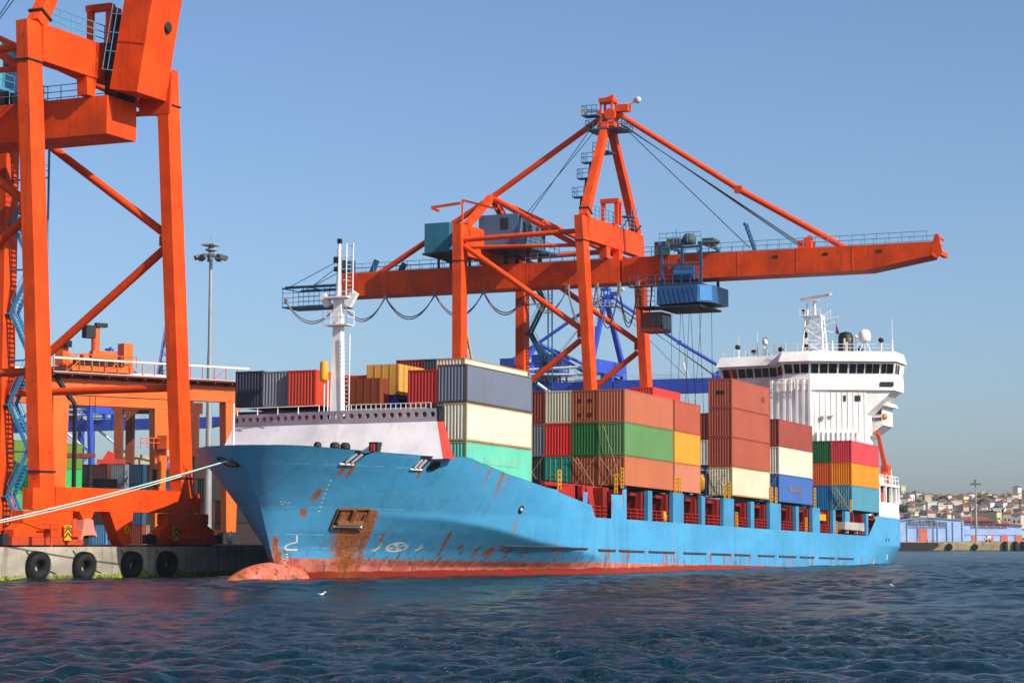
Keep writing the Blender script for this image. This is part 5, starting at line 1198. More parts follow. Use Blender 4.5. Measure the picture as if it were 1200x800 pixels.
# ------------------------------------------------------------------ quays and land
def concrete(name, hexc, moss=True):
    m, nt, b = _new(name); t = NT(nt); geo = t.n('NewGeometry'); v = geo.outputs['Position']; sp = t.n('SeparateXYZ'); t.l(v, sp.inputs[0]); z = sp.outputs[2]
    big = t.noise(t.scale(v, .25, .25, .6), 1.0, 5); fine = t.noise(v, 3.0, 6, .65); st = t.noise(t.scale(v, 1.6, 1.6, .15), 1.0, 6, .65); c = lin(hexc)
    col = t.mix(t.ramp(big, .3, .7), tuple(x * .7 for x in c), tuple(x * 1.2 for x in c))
    col = t.mix(t.math('MULTIPLY', t.ramp(st, .48, .7), .55), col, lin('#4a4237')); col = t.mix(t.math('MULTIPLY', t.ramp(fine, .55, .75), .35), col, lin('#8d8577'))
    col = t.mix(t.math('MULTIPLY', t.ramp(st, .62, .72), t.ramp(big, .5, .7)), col, lin('#6b3d1e'))
    if moss:
        e = t.math('ADD', z, t.math('MULTIPLY', t.math('SUBTRACT', fine, .5), .55)); wet = t.math('SUBTRACT', 1.0, t.ramp(e, .28, .42)); col = t.mix(wet, col, t.mix(t.ramp(fine, .35, .65), lin('#39480a'), lin('#8c9a12')))
        col = t.mix(t.math('SUBTRACT', 1.0, t.ramp(e, .02, .14)), col, lin('#0d1408'))
    t.l(col, b.inputs['Base Color']); b.inputs['Roughness'].default_value = .85; t.bump(t.math('ADD', fine, big), .6, .06, b); return m
M_CON = concrete('quay_concrete', '#a39a88'); M_CON2 = concrete('far_quay_concrete', '#a8956e')
QY = 91.7
m = MB(); f1 = far(780, 108)
poly = [(-150, QY, -3), (325, QY, -3), (f1[0], f1[1], -3), far(3200, 700, -3), far(3200, -2600, -3), (-150, 1700, -3)]
m.prism(poly, (0, 0, 5.3 - .25)); q = m.build('quay', M_CON, None, fix=True); q['kind'] = 'structure'
m = MB(); m.prism([(-150, QY + .02, 2.04), (325, QY + .02, 2.04), (325, QY + 1.3, 2.04), (-150, QY + 1.3, 2.04)], (0, 0, .26)); q = m.build('quay_coping', M_CON, None); q['kind'] = 'structure'
asph, nt, b = _new('yard_asphalt'); t = NT(nt); geo = t.n('NewGeometry'); n1 = t.noise(geo.outputs['Position'], .2, 5); t.l(t.mix(n1, lin('#3a3834'), lin('#6a655c')), b.inputs['Base Color']); b.inputs['Roughness'].default_value = .9
m = MB(); m.prism([(-150, QY + 1.3, 2.05), (325, QY + 1.3, 2.05), (f1[0] - 3, f1[1] + 6, 2.05), far(3190, 690, 2.05), far(3190, -2590, 2.05), (-149, 1690, 2.05)], (0, 0, .23)); q = m.build('container_yard', asph, None); q['kind'] = 'structure'
m = MB()
for y in (94.5, 112.0): m.box(-140, 320, y - .06, y + .06, 2.285, 2.40)
q = m.build('crane_rails', plain('rail_steel', '#4a4038', .5, .6), None); q['kind'] = 'structure'
FD = 690
m = MB(); m.prism([far(FD, 120, -3), far(FD, 700, -3), far(FD + 260, 700, -3), far(FD + 260, 120, -3)], (0, 0, 5.75)); q = m.build('far_quay', M_CON2, None); q['kind'] = 'structure'
# tyres hung on chains along the near quay
def tyre(x, label, zc=1.0, Rr=.66, gap=None, grp='tyres hung along the near quay'):
    t_ = thing('tyre_fender', label, 'tyre', (x, QY - .3, zc), grp)
    m = MB(); m.torus((x, QY - .3, zc), Rr, .33, (.25, 1, .12), 36, 14, 1.15)
    m.build('tyre', M_BLK, t_)
    m = MB(); ax = Vector((.25, 1, .12)).normalized(); a = ax.orthogonal().normalized(); b_ = ax.cross(a)
    for i in range(40):
        tt = 2 * math.pi * i / 40; d = a * math.cos(tt) + b_ * math.sin(tt); c = Vector((x, QY - .3, zc)) + d * (Rr + .315)
        m.bar(c - ax * .26, c + ax * .26, .07, .09, tuple(d))
    m.build('tread', M_BLK, t_)
    m = MB(); pts = [(x - .15, QY - .34, zc + Rr - .1), (x - .6, QY - .12, 1.75), (x - .95, QY - .03, 2.05)]; m.path(pts, .035, 5); pts = [(x + .3, QY - .35, zc - .4), (x + 1.4, QY - .1, .75), (x + 2.5, QY - .03, .45)]; m.path(pts, .03, 5); m.build('chain', plain('chain_rust', '#3d2a1c', .8), t_)
    return t_
def qx(px):   # station on the quay face seen at the given fraction of the frontage
    dx = (px - 600) / CAM_F; d = FH + RT * dx; return d.x * (QY / d.y)
tyre(qx(42.5), 'leftmost black tyre hanging on the sunlit concrete quay face'); tyre(qx(96.5), 'black tyre hanging on the sunlit quay face next to the edge of the ship shadow', .95)
for px, l in ((152, 'big dark tyre in the shadow, first past the sunlit quay face'), (193, 'dark tyre deep in the ship shadow, closer to the red bulb')): tyre(qx(px), l, 1.0, .62)
# tall floodlight masts
def light_mast(x, y, h, label, z0=QZ, r=.42, lod=0, name='light_mast'):
    t_ = thing(name, label, 'light mast', (x, y, z0)); mt = paint('#a9adaf', .45, .1, .3, .3)
    m = MB(); m.tube((x, y, z0), (x, y, z0 + h * .33), r, 12, r * .86); m.tube((x, y, z0 + h * .33), (x, y, z0 + h * .66), r * .8, 12, r * .62); m.tube((x, y, z0 + h * .66), (x, y, z0 + h), r * .56, 12, r * .42); m.build('pole', mt, t_)
    m = MB(); zt = z0 + h; R0 = 1.0; m.torus((x, y, zt), R0, .1, (0, 0, 1), 20, 6); m.torus((x, y, zt + .55), .5, .12, (0, 0, 1), 14, 6)
    for i in range(8):
        a = 2 * math.pi * i / 8; m.tube((x, y, zt + .05), (x + R0 * math.cos(a), y + R0 * math.sin(a), zt), .05, 5)
    m.tube((x, y, zt), (x, y, zt + 1.0), .3, 8); m.cbox((x, y, zt + 1.05), 1.5, 1.5, .16); m.tube((x, y, zt + 1.1), (x, y, zt + 2.1), .05, 5); m.build('head_ring', plain('mast_head', '#8a8f90', .6), t_)
    for i in range(10):
        a = 2 * math.pi * i / 10; c = Vector((x + (R0 + .2) * math.cos(a), y + (R0 + .2) * math.sin(a), zt - .12)); m = MB(); m.bar(c, c + Vector((math.cos(a) * .55, math.sin(a) * .55, -.22)), .55, .35, (0, 0, 1)); m.build('floodlight', plain('lamp_case', '#5f6364', .5), t_)
    return t_
p = far(231, -31.6); light_mast(p[0], p[1], 30.3, 'tall grey floodlight mast between the left orange crane and the ship')
p = far(735, 153.4); lm = light_mast(p[0], p[1], 19.3, 'taller floodlight mast in front of the blue sheds on the far quay', 2.7, .42)
p = far(800, 165.2); light_mast(p[0], p[1], 15.2, 'shorter pale lamp mast standing behind the taller one on the far quay', 2.7, .25)
# ------------------------------------------------------------------ yard stacks behind the left crane
YG = 'containers stacked in the yard behind the left crane'
def yard(d, s, tiers, cols, labels, L=F40):
    c = far(d, s); hh = 2.6
    for k in range(tiers):
        if labels[k]: container(c[0], c[1], QZ + .02 + k * hh, L, hh, cols[k], labels[k], YG, onship=False, door=False)
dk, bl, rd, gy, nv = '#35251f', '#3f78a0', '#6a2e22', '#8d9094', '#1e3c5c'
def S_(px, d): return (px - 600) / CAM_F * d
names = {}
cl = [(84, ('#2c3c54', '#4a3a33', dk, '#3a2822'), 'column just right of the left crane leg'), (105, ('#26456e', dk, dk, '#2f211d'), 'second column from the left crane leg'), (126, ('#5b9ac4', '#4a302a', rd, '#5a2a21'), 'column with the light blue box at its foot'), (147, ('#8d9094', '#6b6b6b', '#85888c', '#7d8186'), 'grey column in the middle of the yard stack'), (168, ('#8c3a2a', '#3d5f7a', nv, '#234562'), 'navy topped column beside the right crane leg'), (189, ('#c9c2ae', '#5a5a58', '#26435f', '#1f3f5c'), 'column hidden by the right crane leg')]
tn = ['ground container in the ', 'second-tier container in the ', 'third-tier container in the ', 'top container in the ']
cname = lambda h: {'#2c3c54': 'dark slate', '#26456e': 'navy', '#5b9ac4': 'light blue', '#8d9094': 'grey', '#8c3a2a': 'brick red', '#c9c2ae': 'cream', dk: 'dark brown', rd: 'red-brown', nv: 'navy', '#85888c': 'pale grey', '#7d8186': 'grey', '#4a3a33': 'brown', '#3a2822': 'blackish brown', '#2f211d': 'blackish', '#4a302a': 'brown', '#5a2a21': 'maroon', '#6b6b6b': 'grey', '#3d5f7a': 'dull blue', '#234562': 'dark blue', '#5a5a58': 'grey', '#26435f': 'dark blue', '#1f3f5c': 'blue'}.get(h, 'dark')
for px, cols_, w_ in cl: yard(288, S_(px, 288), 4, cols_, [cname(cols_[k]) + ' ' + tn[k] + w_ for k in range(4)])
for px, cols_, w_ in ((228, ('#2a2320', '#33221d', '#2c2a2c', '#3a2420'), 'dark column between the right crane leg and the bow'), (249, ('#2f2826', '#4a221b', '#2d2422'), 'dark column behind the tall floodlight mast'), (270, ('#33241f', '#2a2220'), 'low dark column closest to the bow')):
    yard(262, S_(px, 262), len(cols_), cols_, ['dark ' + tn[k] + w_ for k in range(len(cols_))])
for px, cols_, w_ in ((-2, ('#1f8f4a', '#2aa55a', '#25a04f', '#5d7a28'), 'green column at the left picture edge'), (17, ('#2f9a5a', '#27b45a', '#2fb85c', '#6a8a2c'), 'green column behind the blue stairs')):
    c = far(232, S_(px, 232))
    for k in range(4): container(c[0], c[1], QZ + .02 + k * 2.75, F40, 2.75, cols_[k], ('olive ' if k == 3 else 'green ') + tn[k] + w_, YG, onship=False)
# ------------------------------------------------------------------ orange yard gantry on rubber tyres
def yard_gantry():
    d0 = 214; cpt = far(d0, S_(172, d0)); az = CAM_AZ - R_(50); u = Vector((math.cos(az), math.sin(az), 0)); v_ = Vector((-u.y, u.x, 0))
    if v_.dot(FH) < 0: v_ = -v_
    t_ = thing('yard_gantry', 'orange yard gantry crane with railed twin beams behind the left crane', 'crane', (cpt[0], cpt[1], QZ)); C0 = Vector((cpt[0], cpt[1], 0)); W = lambda a, b_, z: C0 + u * a + v_ * b_ + Vector((0, 0, z))
    mt = paint('#ef6a1e', .45, .2, .3); mdk = paint('#7a2a16', .6, .3, .5); gr = M_GREYW
    for b_, nm in ((0, 0), (13.5, 1)):
        a0, a1 = -11.0, 10.6
        m = MB(); m.bar(W(a0, b_, 17.2), W(a1, b_, 17.2), 1.2, 1.55, (0, 0, 1)); bm_ = m.build('main_beam', mt, t_)
        m = MB(); m.bar(W(a0, b_ - .75, 18.35), W(a1, b_ - .75, 18.35), 1.9, .16, (0, 0, 1)); m.bar(W(a0, b_ - .2, 18.1), W(a1, b_ - .2, 18.1), .9, .3, (0, 0, 1))
        for i in range(12): a = a0 + (a1 - a0) * i / 11; m.bar(W(a, b_ - 1.6, 18.2), W(a, b_, 17.9), .12, .2, (0, 0, 1))
        m.build('walkway', mdk, bm_)
        m = MB(); k = 16
        for i in range(k + 1):
            a = a0 + (a1 - a0) * i / k; m.bar(W(a, b_ - 1.6, 18.4), W(a, b_ - 1.6, 19.7), .07, .07)
            if i % 3 == 1 and i < k: m.bar(W(a, b_ - 1.6, 18.5), W(a0 + (a1 - a0) * (i + 1) / k, b_ - 1.6, 19.6), .06, .06)
        m.build('walkway_rail', mt, bm_)
        m = MB(); m.bar(W(a0, b_ - 1.6, 19.75), W(a1, b_ - 1.6, 19.75), .16, .2, (0, 0, 1)); m.bar(W(a0, b_ - 1.62, 18.42), W(a1, b_ - 1.62, 18.42), .1, .16, (0, 0, 1)); m.build('handrail', paint('#d9d4c8', .5, .2, .3), bm_)
        for a in (-9.6, 9.4):
            m = MB(); m.bar(W(a, b_, 3.6), W(a, b_, 16.4), 1.1, 1.0, tuple(v_), 1.7, 1.2); m.build('leg', mt, t_)
            m = MB(); m.bar(W(a - .9, b_, 3.0), W(a + .9, b_, 3.0), 1.0, 1.1, (0, 0, 1)); m.lathe(W(a, b_, 3.05), [(0, -.5), (.7, -.5), (.75, 0), (.7, .5), (0, .5)], 14, 'y'); m.build('wheel_bogie', M_DK, t_)
    m = MB(); m.bar(W(-10.4, -.7, 18.3), W(-8.2, -.7, 15.5), .3, .3); m.bar(W(-8.2, -.7, 15.5), W(-8.2, -.7, 3.5), .3, .3); m.build('cable_duct', M_DK, t_)
    for a in (-9.6, 9.4): m = MB(); m.bar(W(a, .6, 3.4), W(a, 12.9, 3.4), .9, .9, (0, 0, 1)); m.build('base_beam', mt, t_)
    # trolley with winches and the cab below
    m = MB(); m.bar(W(-9, -.5, 18.9), W(-2.4, -.5, 18.9), 2.0, .5, (0, 0, 1)); m.bar(W(-9, 13, 18.9), W(-2.4, 13, 18.9), 2.0, .5, (0, 0, 1)); m.bar(W(-8.5, .5, 18.95), W(-8.5, 12, 18.95), .7, .6, (0, 0, 1)); m.bar(W(-3, .5, 18.95), W(-3, 12, 18.95), .7, .6, (0, 0, 1)); tr = m.build('trolley', mt, t_)
    m = MB()
    for i in range(7):
        a = -8.8 + i * .95; m.tube(W(a, .6 + (i % 2), 19.6 + .25 * (i % 3)), W(a + .75, .6 + (i % 2), 19.6 + .25 * (i % 3)), .42 + .1 * (i % 2), 10)
    m.bar(W(-6.2, 0, 20.4), W(-3.6, 0, 20.4), .7, .7, (0, 0, 1)); m.bar(W(-2.5, 0, 19.2), W(-2.5, 0, 21.6), 1.2, 1.0, tuple(u)); m.tube(W(-5.2, 1, 19.5), W(-5.2, 1, 23.2), .4, 10); m.bar(W(-9.2, .2, 19.2), W(-9.2, .2, 20.9), .9, .9); m.build('winch_set', mt, tr)
    m = MB(); m.bar(W(-6.1, .7, 22.0), W(-6.1, .7, 23.2), .9, 1.0, tuple(u)); m.bar(W(-5.4, .7, 23.3), W(-4.2, .7, 23.3), .5, .4); m.bar(W(-8.4, -.6, 19.5), W(-3.2, -.6, 19.5), .3, .7, (0, 0, 1)); m.bar(W(-9.1, -.3, 20.9), W(-9.1, -.3, 21.5), .9, .8); m.build('winch_gear', M_DK, tr)
    m = MB(); m.rail(W(-9.4, -1.6, 19.1), W(-2.2, -1.6, 19.1), 1.1, .8, .05); m.build('trolley_rail', mt, tr)
    m = MB()
    for a in (-7.6, -7.0, -4.6, -4.0):
        for b_ in (3, 9): m.tube(W(a, b_, 18.6), W(a, b_, 11.2), .04, 4)
    m.build('hoist_rope', M_DK, tr)
    m = MB(); m.bar(W(-8.8, 6, 11.0), W(-2.8, 6, 11.0), 2.2, .4, (0, 0, 1)); m.build('spreader', mdk, tr)
    # drive units on the legs
    m = MB(); m.bar(W(1.5, 12.4, 8.2), W(3.6, 12.4, 8.2), 1.3, 1.6, (0, 0, 1)); m.build('drive_cabinet', M_DK, t_); m = MB(); m.bar(W(8.6, 12.6, 9.2), W(10.2, 12.6, 9.2), 1.4, 1.8, (0, 0, 1)); m.build('drive_cabinet', M_DK, t_)
    m = MB(); m.bar(W(9.4, 12.2, 12.2), W(9.4, 12.2, 13.6), 1.2, 1.2); m.bar(W(8.6, 11.5, 7.0), W(8.6, 11.5, 11.5), .3, 1.2); m.rail(W(6.5, 12.2, 12.2), W(10.4, 12.2, 12.2), 1.1, .8, .05); m.build('service_platform', mt, t_)
    return t_
yard_gantry()
# second gantry leg group standing farther in (painted brown)
def portal_small(d, px, label, mt, w_=7.5, h=15):
    c = Vector(far(d, S_(px, d))); t_ = thing('yard_portal', label, 'crane', (c.x, c.y, QZ)); u = RT
    for s in (-1, 1):
        for b_ in (0, 9): m = MB(); q0 = c + u * (s * w_ / 2) + FH * b_; m.bar((q0.x, q0.y, QZ), (q0.x, q0.y, h), 1.1, 1.3, tuple(FH)); m.build('leg', mt, t_)
    for b_ in (0, 9): m = MB(); q0 = c - u * (w_ / 2 + 1) + FH * b_; q1 = c + u * (w_ / 2 + 1) + FH * b_; m.bar((q0.x, q0.y, h + .7), (q1.x, q1.y, h + .7), 1.2, 1.5, (0, 0, 1)); m.build('main_beam', mt, t_)
    m = MB(); m.bar((c.x, c.y, h + 1.5), (c.x + FH.x * 9, c.y + FH.y * 9, h + 1.5), 2.5, 1.2, (0, 0, 1)); m.build('trolley', mt, t_)
    m = MB(); q0 = c + u * .2; m.bar((q0.x, q0.y, 7.5), (q0.x, q0.y, 10.2), 1.6, 1.4); m.build('drive_cabinet', M_DK, t_)
    return t_
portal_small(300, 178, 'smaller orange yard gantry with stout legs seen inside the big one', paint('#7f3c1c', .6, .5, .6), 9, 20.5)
# red reach stacker parked on top of the stack line, and a blue access stair on the inner gantry
c = Vector(far(296, S_(112, 296), QZ)); t_ = thing('reach_stacker', 'red reach stacker with raised boom behind the dark yard containers', 'vehicle', tuple(c))
m = MB(); m.bar(c + RT * -3 + Vector((0, 0, 1.6)), c + RT * 3 + Vector((0, 0, 1.6)), 3.0, 1.2, (0, 0, 1)); m.bar(c + RT * -1 + Vector((0, 0, 2.2)), c + RT * -1 + Vector((0, 0, 4.0)), 1.4, 1.6); m.build('body', M_SAL, t_)
m = MB(); m.bar(c + RT * -2.8 + Vector((0, 0, 4.0)), c + RT * 2.2 + Vector((0, 0, 12.2)), .9, 1.0); m.bar(c + RT * 2.2 + Vector((0, 0, 12.2)), c + RT * 2.2 + Vector((0, 0, 11.0)), .5, .5); m.bar(c + RT * .4 + Vector((0, 0, 11.0)), c + RT * 4.0 + Vector((0, 0, 11.0)), 2.2, .6, (0, 0, 1)); m.build('boom', M_SAL, t_)
for q in (-2.2, 2.0):
    for b_ in (-1.6, 1.6): m = MB(); w0 = c + RT * q + FH * b_ + Vector((0, 0, .75)); m.tube(w0 - FH * .35, w0 + FH * .35, .75, 14); m.build('wheel', M_BLK, t_)
c = Vector(far(283, S_(193, 283), QZ)); t_ = thing('stair_tower', 'violet and white zigzag stair tower beside the smaller yard gantry', 'stairs', tuple(c)); M_VI2 = paint('#8a6fae', .6, .2, .4)
for k in range(6):
    a, b_ = (-.9, .9) if k % 2 else (.9, -.9); z = 2.4 * k
    m = MB()
    for dx in (-.4, .4): m.bar(c + RT * a + FH * dx + Vector((0, 0, z)), c + RT * b_ + FH * dx + Vector((0, 0, z + 2.4)), .1, .3); m.tube(c + RT * a + FH * dx + Vector((0, 0, z + 1)), c + RT * b_ + FH * dx + Vector((0, 0, z + 3.4)), .05, 4)
    for i in range(1, 9): q = c + RT * (a + (b_ - a) * i / 9) + Vector((0, 0, z + 2.4 * i / 9)); m.bar(q - FH * .4, q + FH * .4, .2, .05)
    m.build('flight', M_VI2, t_)
for dx in (-1.1, 1.1): m = MB(); m.tube(c + RT * dx, c + RT * dx + Vector((0, 0, 15.5)), .09, 6); m.build('post', M_GREYW, t_)

# lattice booms in the distance
def lattice(name, label, p, q, w_, mt, n=14, base=None, head=None):
    p, q = Vector(p), Vector(q); d = (q - p).normalized(); a = RT.copy(); b_ = d.cross(a).normalized(); a = b_.cross(d).normalized()
    t_ = thing(name, label, 'crane', (p.x, p.y, QZ)); m = MB()
    cs = [(-1, -1), (1, -1), (1, 1), (-1, 1)]
    P_ = lambda i, c: p.lerp(q, i / n) + (a * c[0] + b_ * c[1]) * (w_ / 2 * (1 - .55 * i / n))
    for c in cs: m.tube(P_(0, c), P_(n, c), w_ * .07, 5)
    for i in range(n):
        for j in range(4): m.tube(P_(i, cs[j]), P_(i + 1, cs[(j + 1) % 4]), w_ * .045, 4)
    m.build('boom', mt, t_)
    if base:
        m = MB(); m.tube((p.x, p.y, QZ), (p.x, p.y, p.z), w_ * .7, 12, w_ * .5); m.cbox((p.x, p.y, p.z), w_ * 3, w_ * 3, w_ * 1.6); m.build('slewing_tower', mt, t_)
        m = MB(); top = Vector((p.x, p.y, p.z + w_ * 3)); m.tube(top, q, .06 * w_, 4); m.tube((p.x, p.y, p.z), top, w_ * .25, 6); m.build('luffing_rope', M_DK, t_)
    return t_
M_YEC = paint('#d8a63a', .5, .1, .2); M_VIO = paint('#6f78c8', .5, .1, .2); M_PAL = paint('#c9cfe4', .5, .1, .2)
d = 620; p0 = Vector(far(d, S_(566, d), 30)); p1 = Vector(far(d, S_(536, d), 71)); lattice('harbour_crane', 'yellow lattice boom crane rising behind the grey bow stack', p0, p1, 3.0, M_YEC, 14, True)
d = 640; p0 = Vector(far(d, S_(187, d), 45)); p1 = Vector(far(d, S_(197, d), 68)); lattice('harbour_crane', 'pale violet lattice boom peeping out beside the right leg of the left crane', p0, p1, 3.2, M_VIO, 9, True)
p = far(700, S_(148, 700))
def shed(name, label, d, s0, s1, z0, z1, dep, mt, roof, roofmt):
    a, b_, c, e = far(d, s0, z0), far(d, s1, z0), far(d + dep, s1, z0), far(d + dep, s0, z0); t_ = thing(name, label, 'building', a)
    m = MB(); m.prism([a, b_, c, e], (0, 0, z1 - z0)); m.build('wall', mt, t_)
    if roof: m = MB(); m.prism([far(d - .8, s0 - .6, z1), far(d - .8, s1 + .6, z1), far(d + dep, s1 + .6, z1), far(d + dep, s0 - .6, z1)], (0, 0, roof)); m.build('roof', roofmt, t_)
    return t_
M_BEI = paint('#c2b48e', .8, .1, .4); M_SLB = paint('#9aa8c4', .7, .1, .3); M_RRF = paint('#9a3f30', .8, .1, .4); M_GRF = plain('roof_grey', '#5a5654', .8)
sd = shed('warehouse', 'beige warehouse far behind the blue crane on the left', 640, S_(122, 640), S_(160, 640), 2.3, 27, 40, M_BEI, 1.0, M_BEI)
for px in (125, 134, 147): m = MB(); a = far(639.7, S_(px, 640), 23); b_ = far(639.7, S_(px + 5, 640), 23); m.prism([a, b_, (b_[0], b_[1], 24.2), (a[0], a[1], 24.2)], tuple(FH * -.2)); m.build('window', M_DK, sd)
sd = shed('apartment_block', 'cream block glimpsed left of the bow between crane leg and ship', 760, S_(193, 760), S_(222, 760), 2.3, 37, 20, paint('#d6cba8', .8, .05, .3), 1.0, M_RRF)
for k in range(5):
    for px in (196, 202, 208, 214): m = MB(); a = far(759.7, S_(px, 760), 10 + k * 5); b_ = far(759.7, S_(px + 2, 760), 10 + k * 5); m.prism([a, b_, (b_[0], b_[1], 12 + k * 5), (a[0], a[1], 12 + k * 5)], tuple(FH * -.2)); m.build('window', M_DK, sd)
# ------------------------------------------------------------------ far quay: pontoon, tyres, sheds
ZQ = 2.75
def fx(px, d): return S_(px, d)
t_ = thing('pontoon', 'long black pontoon lying against the far quay beside the stern', 'pontoon', far(FD - 4, fx(1072, FD), 0))
m = MB(); a0, a1 = fx(1040, FD), fx(1094, FD); pr = [(a0, .05), (a1 - 2.2, .05), (a1, 1.5), (a1 - .3, 2.5), (a0, 2.55)]
m.prism([far(FD - 6, s, z) for s, z in pr], tuple(FH * 5.2)); m.build('pontoon_hull', M_DK, t_)
for px in (1070, 1082): m = MB(); c = far(FD - 5, fx(px, FD), 2.5); m.tube(c, (c[0], c[1], 3.6), .22, 8); m.build('bollard', M_YEL, t_)
for px, rr, l in ((1110, .85, 'black tyre on the far quay just right of the black pontoon'), (1140, .75, 'dark fender below the taller floodlight mast'), (1175.5, 1.05, 'tall black fender on the far quay, first right of the mast'), (1187.5, 1.05, 'tall black fender on the far quay, between the two at its right end'), (1196.5, 1.05, 'tall black fender at the right picture edge')):
    c = far(FD - .5, fx(px, FD), 1.2); t_ = thing('quay_fender', l, 'fender', c, 'fenders on the far quay'); m = MB()
    if rr < .9: m.torus(c, rr * .75, .42, tuple(FH + RT * .3), 24, 10)
    else:
        m.lathe((c[0], c[1], -.4), [(0, 0), (.62, .0), (.72, .3), (.72, 3.0), (.6, 3.3), (0, 3.3)], 14)
    m.build('rubber_body', M_BLK, t_)
    m = MB(); m.tube((c[0], c[1], 2.2), (c[0] + FH.x * .6, c[1] + FH.y * .6, 2.9), .06, 5); m.build('chain', M_DK, t_)
M_SKY = paint('#9fbdea', .6, .03, .08); M_SK2 = paint('#8aa5d6', .6, .03, .1); M_DOR = paint('#d9705a', .6, .1, .3); M_PAN = plain('translucent_glazing', '#6a625c', .3)
d1 = 745; t_ = thing('warehouse', 'pale blue shed with four wide windows and one salmon door beside the stern', 'building', far(d1, fx(1062, d1), ZQ))
g = lambda px: fx(px, d1); zz = lambda y: CAM_H + (635 - y) * d1 / CAM_F
out = [(1048, 634.5), (1127.5, 634.5), (1127.5, 609.5), (1085, 606.6), (1062, 609), (1048, 611)]
m = MB(); m.prism([far(d1, g(px), max(ZQ, zz(y))) for px, y in out], tuple(FH * 30)); m.build('wall', M_SKY, t_)
m = MB(); m.prism([far(d1 - .5, g(px), zz(y) + .0) for px, y in ((1048, 611), (1062, 609), (1085, 606.6), (1127.8, 609.5), (1127.8, 608.9), (1085, 606.0), (1062, 608.3), (1048, 610.3))], tuple(FH * 31)); m.build('roof', paint('#8fa0b8', .6, .1, .3), t_)
for a, b_, ya, yb in ((1063, 1074, 610.2, 615.3), (1075.3, 1084.4, 609.6, 615.3), (1086, 1096, 609.9, 615.6), (1098.2, 1107.6, 611.1, 615.8)):
    m = MB(); m.prism([far(d1, g(a), zz(yb)), far(d1, g(b_), zz(yb)), far(d1, g(b_), zz(ya + .3)), far(d1, g(a), zz(ya))], tuple(FH * -.25)); wn = m.build('window', M_PAN, t_)
    m = MB()
    for s in (.33, .66): x = g(a) + (g(b_) - g(a)) * s; m.box(0, 0.001, 0, .001, 0, .001) if False else m.prism([far(d1 - .26, x - .08, zz(yb)), far(d1 - .26, x + .08, zz(yb)), far(d1 - .26, x + .08, zz(ya + .3)), far(d1 - .26, x - .08, zz(ya + .3))], tuple(FH * -.1))
    m.build('window_bar', M_SK2, wn)
m = MB(); m.prism([far(d1, g(1075.2), ZQ), far(d1, g(1084.7), ZQ), far(d1, g(1084.7), zz(619)), far(d1, g(1075.2), zz(619))], tuple(FH * -.22)); m.build('door', M_DOR, t_)
m = MB()
for px in (1061.5, 1074, 1097, 1108, 1115, 1126): m.prism([far(d1, g(px) - .12, ZQ), far(d1, g(px) + .12, ZQ), far(d1, g(px) + .12, zz(611.5)), far(d1, g(px) - .12, zz(611.5))], tuple(FH * -.3))
m.prism([far(d1, g(1061.5), zz(617.2) - .1), far(d1, g(1108), zz(617.2) - .1), far(d1, g(1108), zz(617.2) + .1), far(d1, g(1061.5), zz(617.2) + .1)], tuple(FH * -.34)); m.build('wall_frame', M_SK2, t_)
d2 = 775; zz2 = lambda y: CAM_H + (635 - y) * d2 / CAM_F; g2 = lambda px: fx(px, d2)
t_ = thing('warehouse', 'long pale blue shed with red eaves and several salmon doors at the right picture edge', 'building', far(d2, g2(1162), ZQ))
m = MB(); m.prism([far(d2, g2(px), max(ZQ, zz2(y))) for px, y in ((1126, 634), (1195.6, 634), (1195.6, 616), (1180, 614.5), (1126, 613))], tuple(FH * 35)); m.build('wall', M_SKY, t_)
m = MB(); m.prism([far(d2 - .8, g2(px), zz2(y)) for px, y in ((1126, 613), (1180, 614.5), (1196, 616), (1196, 615.2), (1180, 613.4), (1126, 612))], tuple(FH * 36)); m.build('roof', M_RRF, t_)
m = MB(); m.prism([far(d2, g2(px), zz2(y)) for px, y in ((1137, 618.3), (1178, 618.7), (1178, 614.8), (1137, 613.8))], tuple(FH * -.25)); m.build('window', M_PAN, t_)
m = MB()
for px in (1137, 1145, 1153.5, 1162, 1170, 1178): m.prism([far(d2 - .26, g2(px) - .12, zz2(618.5)), far(d2 - .26, g2(px) + .12, zz2(618.5)), far(d2 - .26, g2(px) + .12, zz2(614.4)), far(d2 - .26, g2(px) - .12, zz2(614.4))], tuple(FH * -.1))
m.prism([far(d2, g2(1128), zz2(626.5) - .1), far(d2, g2(1195), zz2(626.5) - .1), far(d2, g2(1195), zz2(626.5) + .1), far(d2, g2(1128), zz2(626.5) + .1)], tuple(FH * -.2)); m.build('window_bar', M_SK2, t_)
for a, b_ in ((1137, 1141.5), (1154, 1162), (1170.5, 1179), (1187.5, 1195.3)): m = MB(); m.prism([far(d2, g2(a), ZQ), far(d2, g2(b_), ZQ), far(d2, g2(b_), zz2(627)), far(d2, g2(a), zz2(627))], tuple(FH * -.22)); m.build('door', M_DOR, t_)
d3 = 815
t_ = shed('warehouse', 'brick red stepped warehouse roof rising behind the two pale blue sheds', d3, fx(1112, d3), fx(1162, d3), ZQ, CAM_H + 24 * d3 / CAM_F, 30, paint('#8f4534', .8, .1, .4), .8, M_GRF)
m = MB(); m.prism([far(d3 + 3, fx(a, d3), CAM_H + (635 - y) * d3 / CAM_F) for a, y in ((1126, 611.5), (1161, 611.5), (1160, 607.5), (1150, 604.8), (1138, 605.5), (1126, 608.2))], tuple(FH * 22)); m.build('upper_roof', paint('#b0523c', .8, .1, .4), t_)
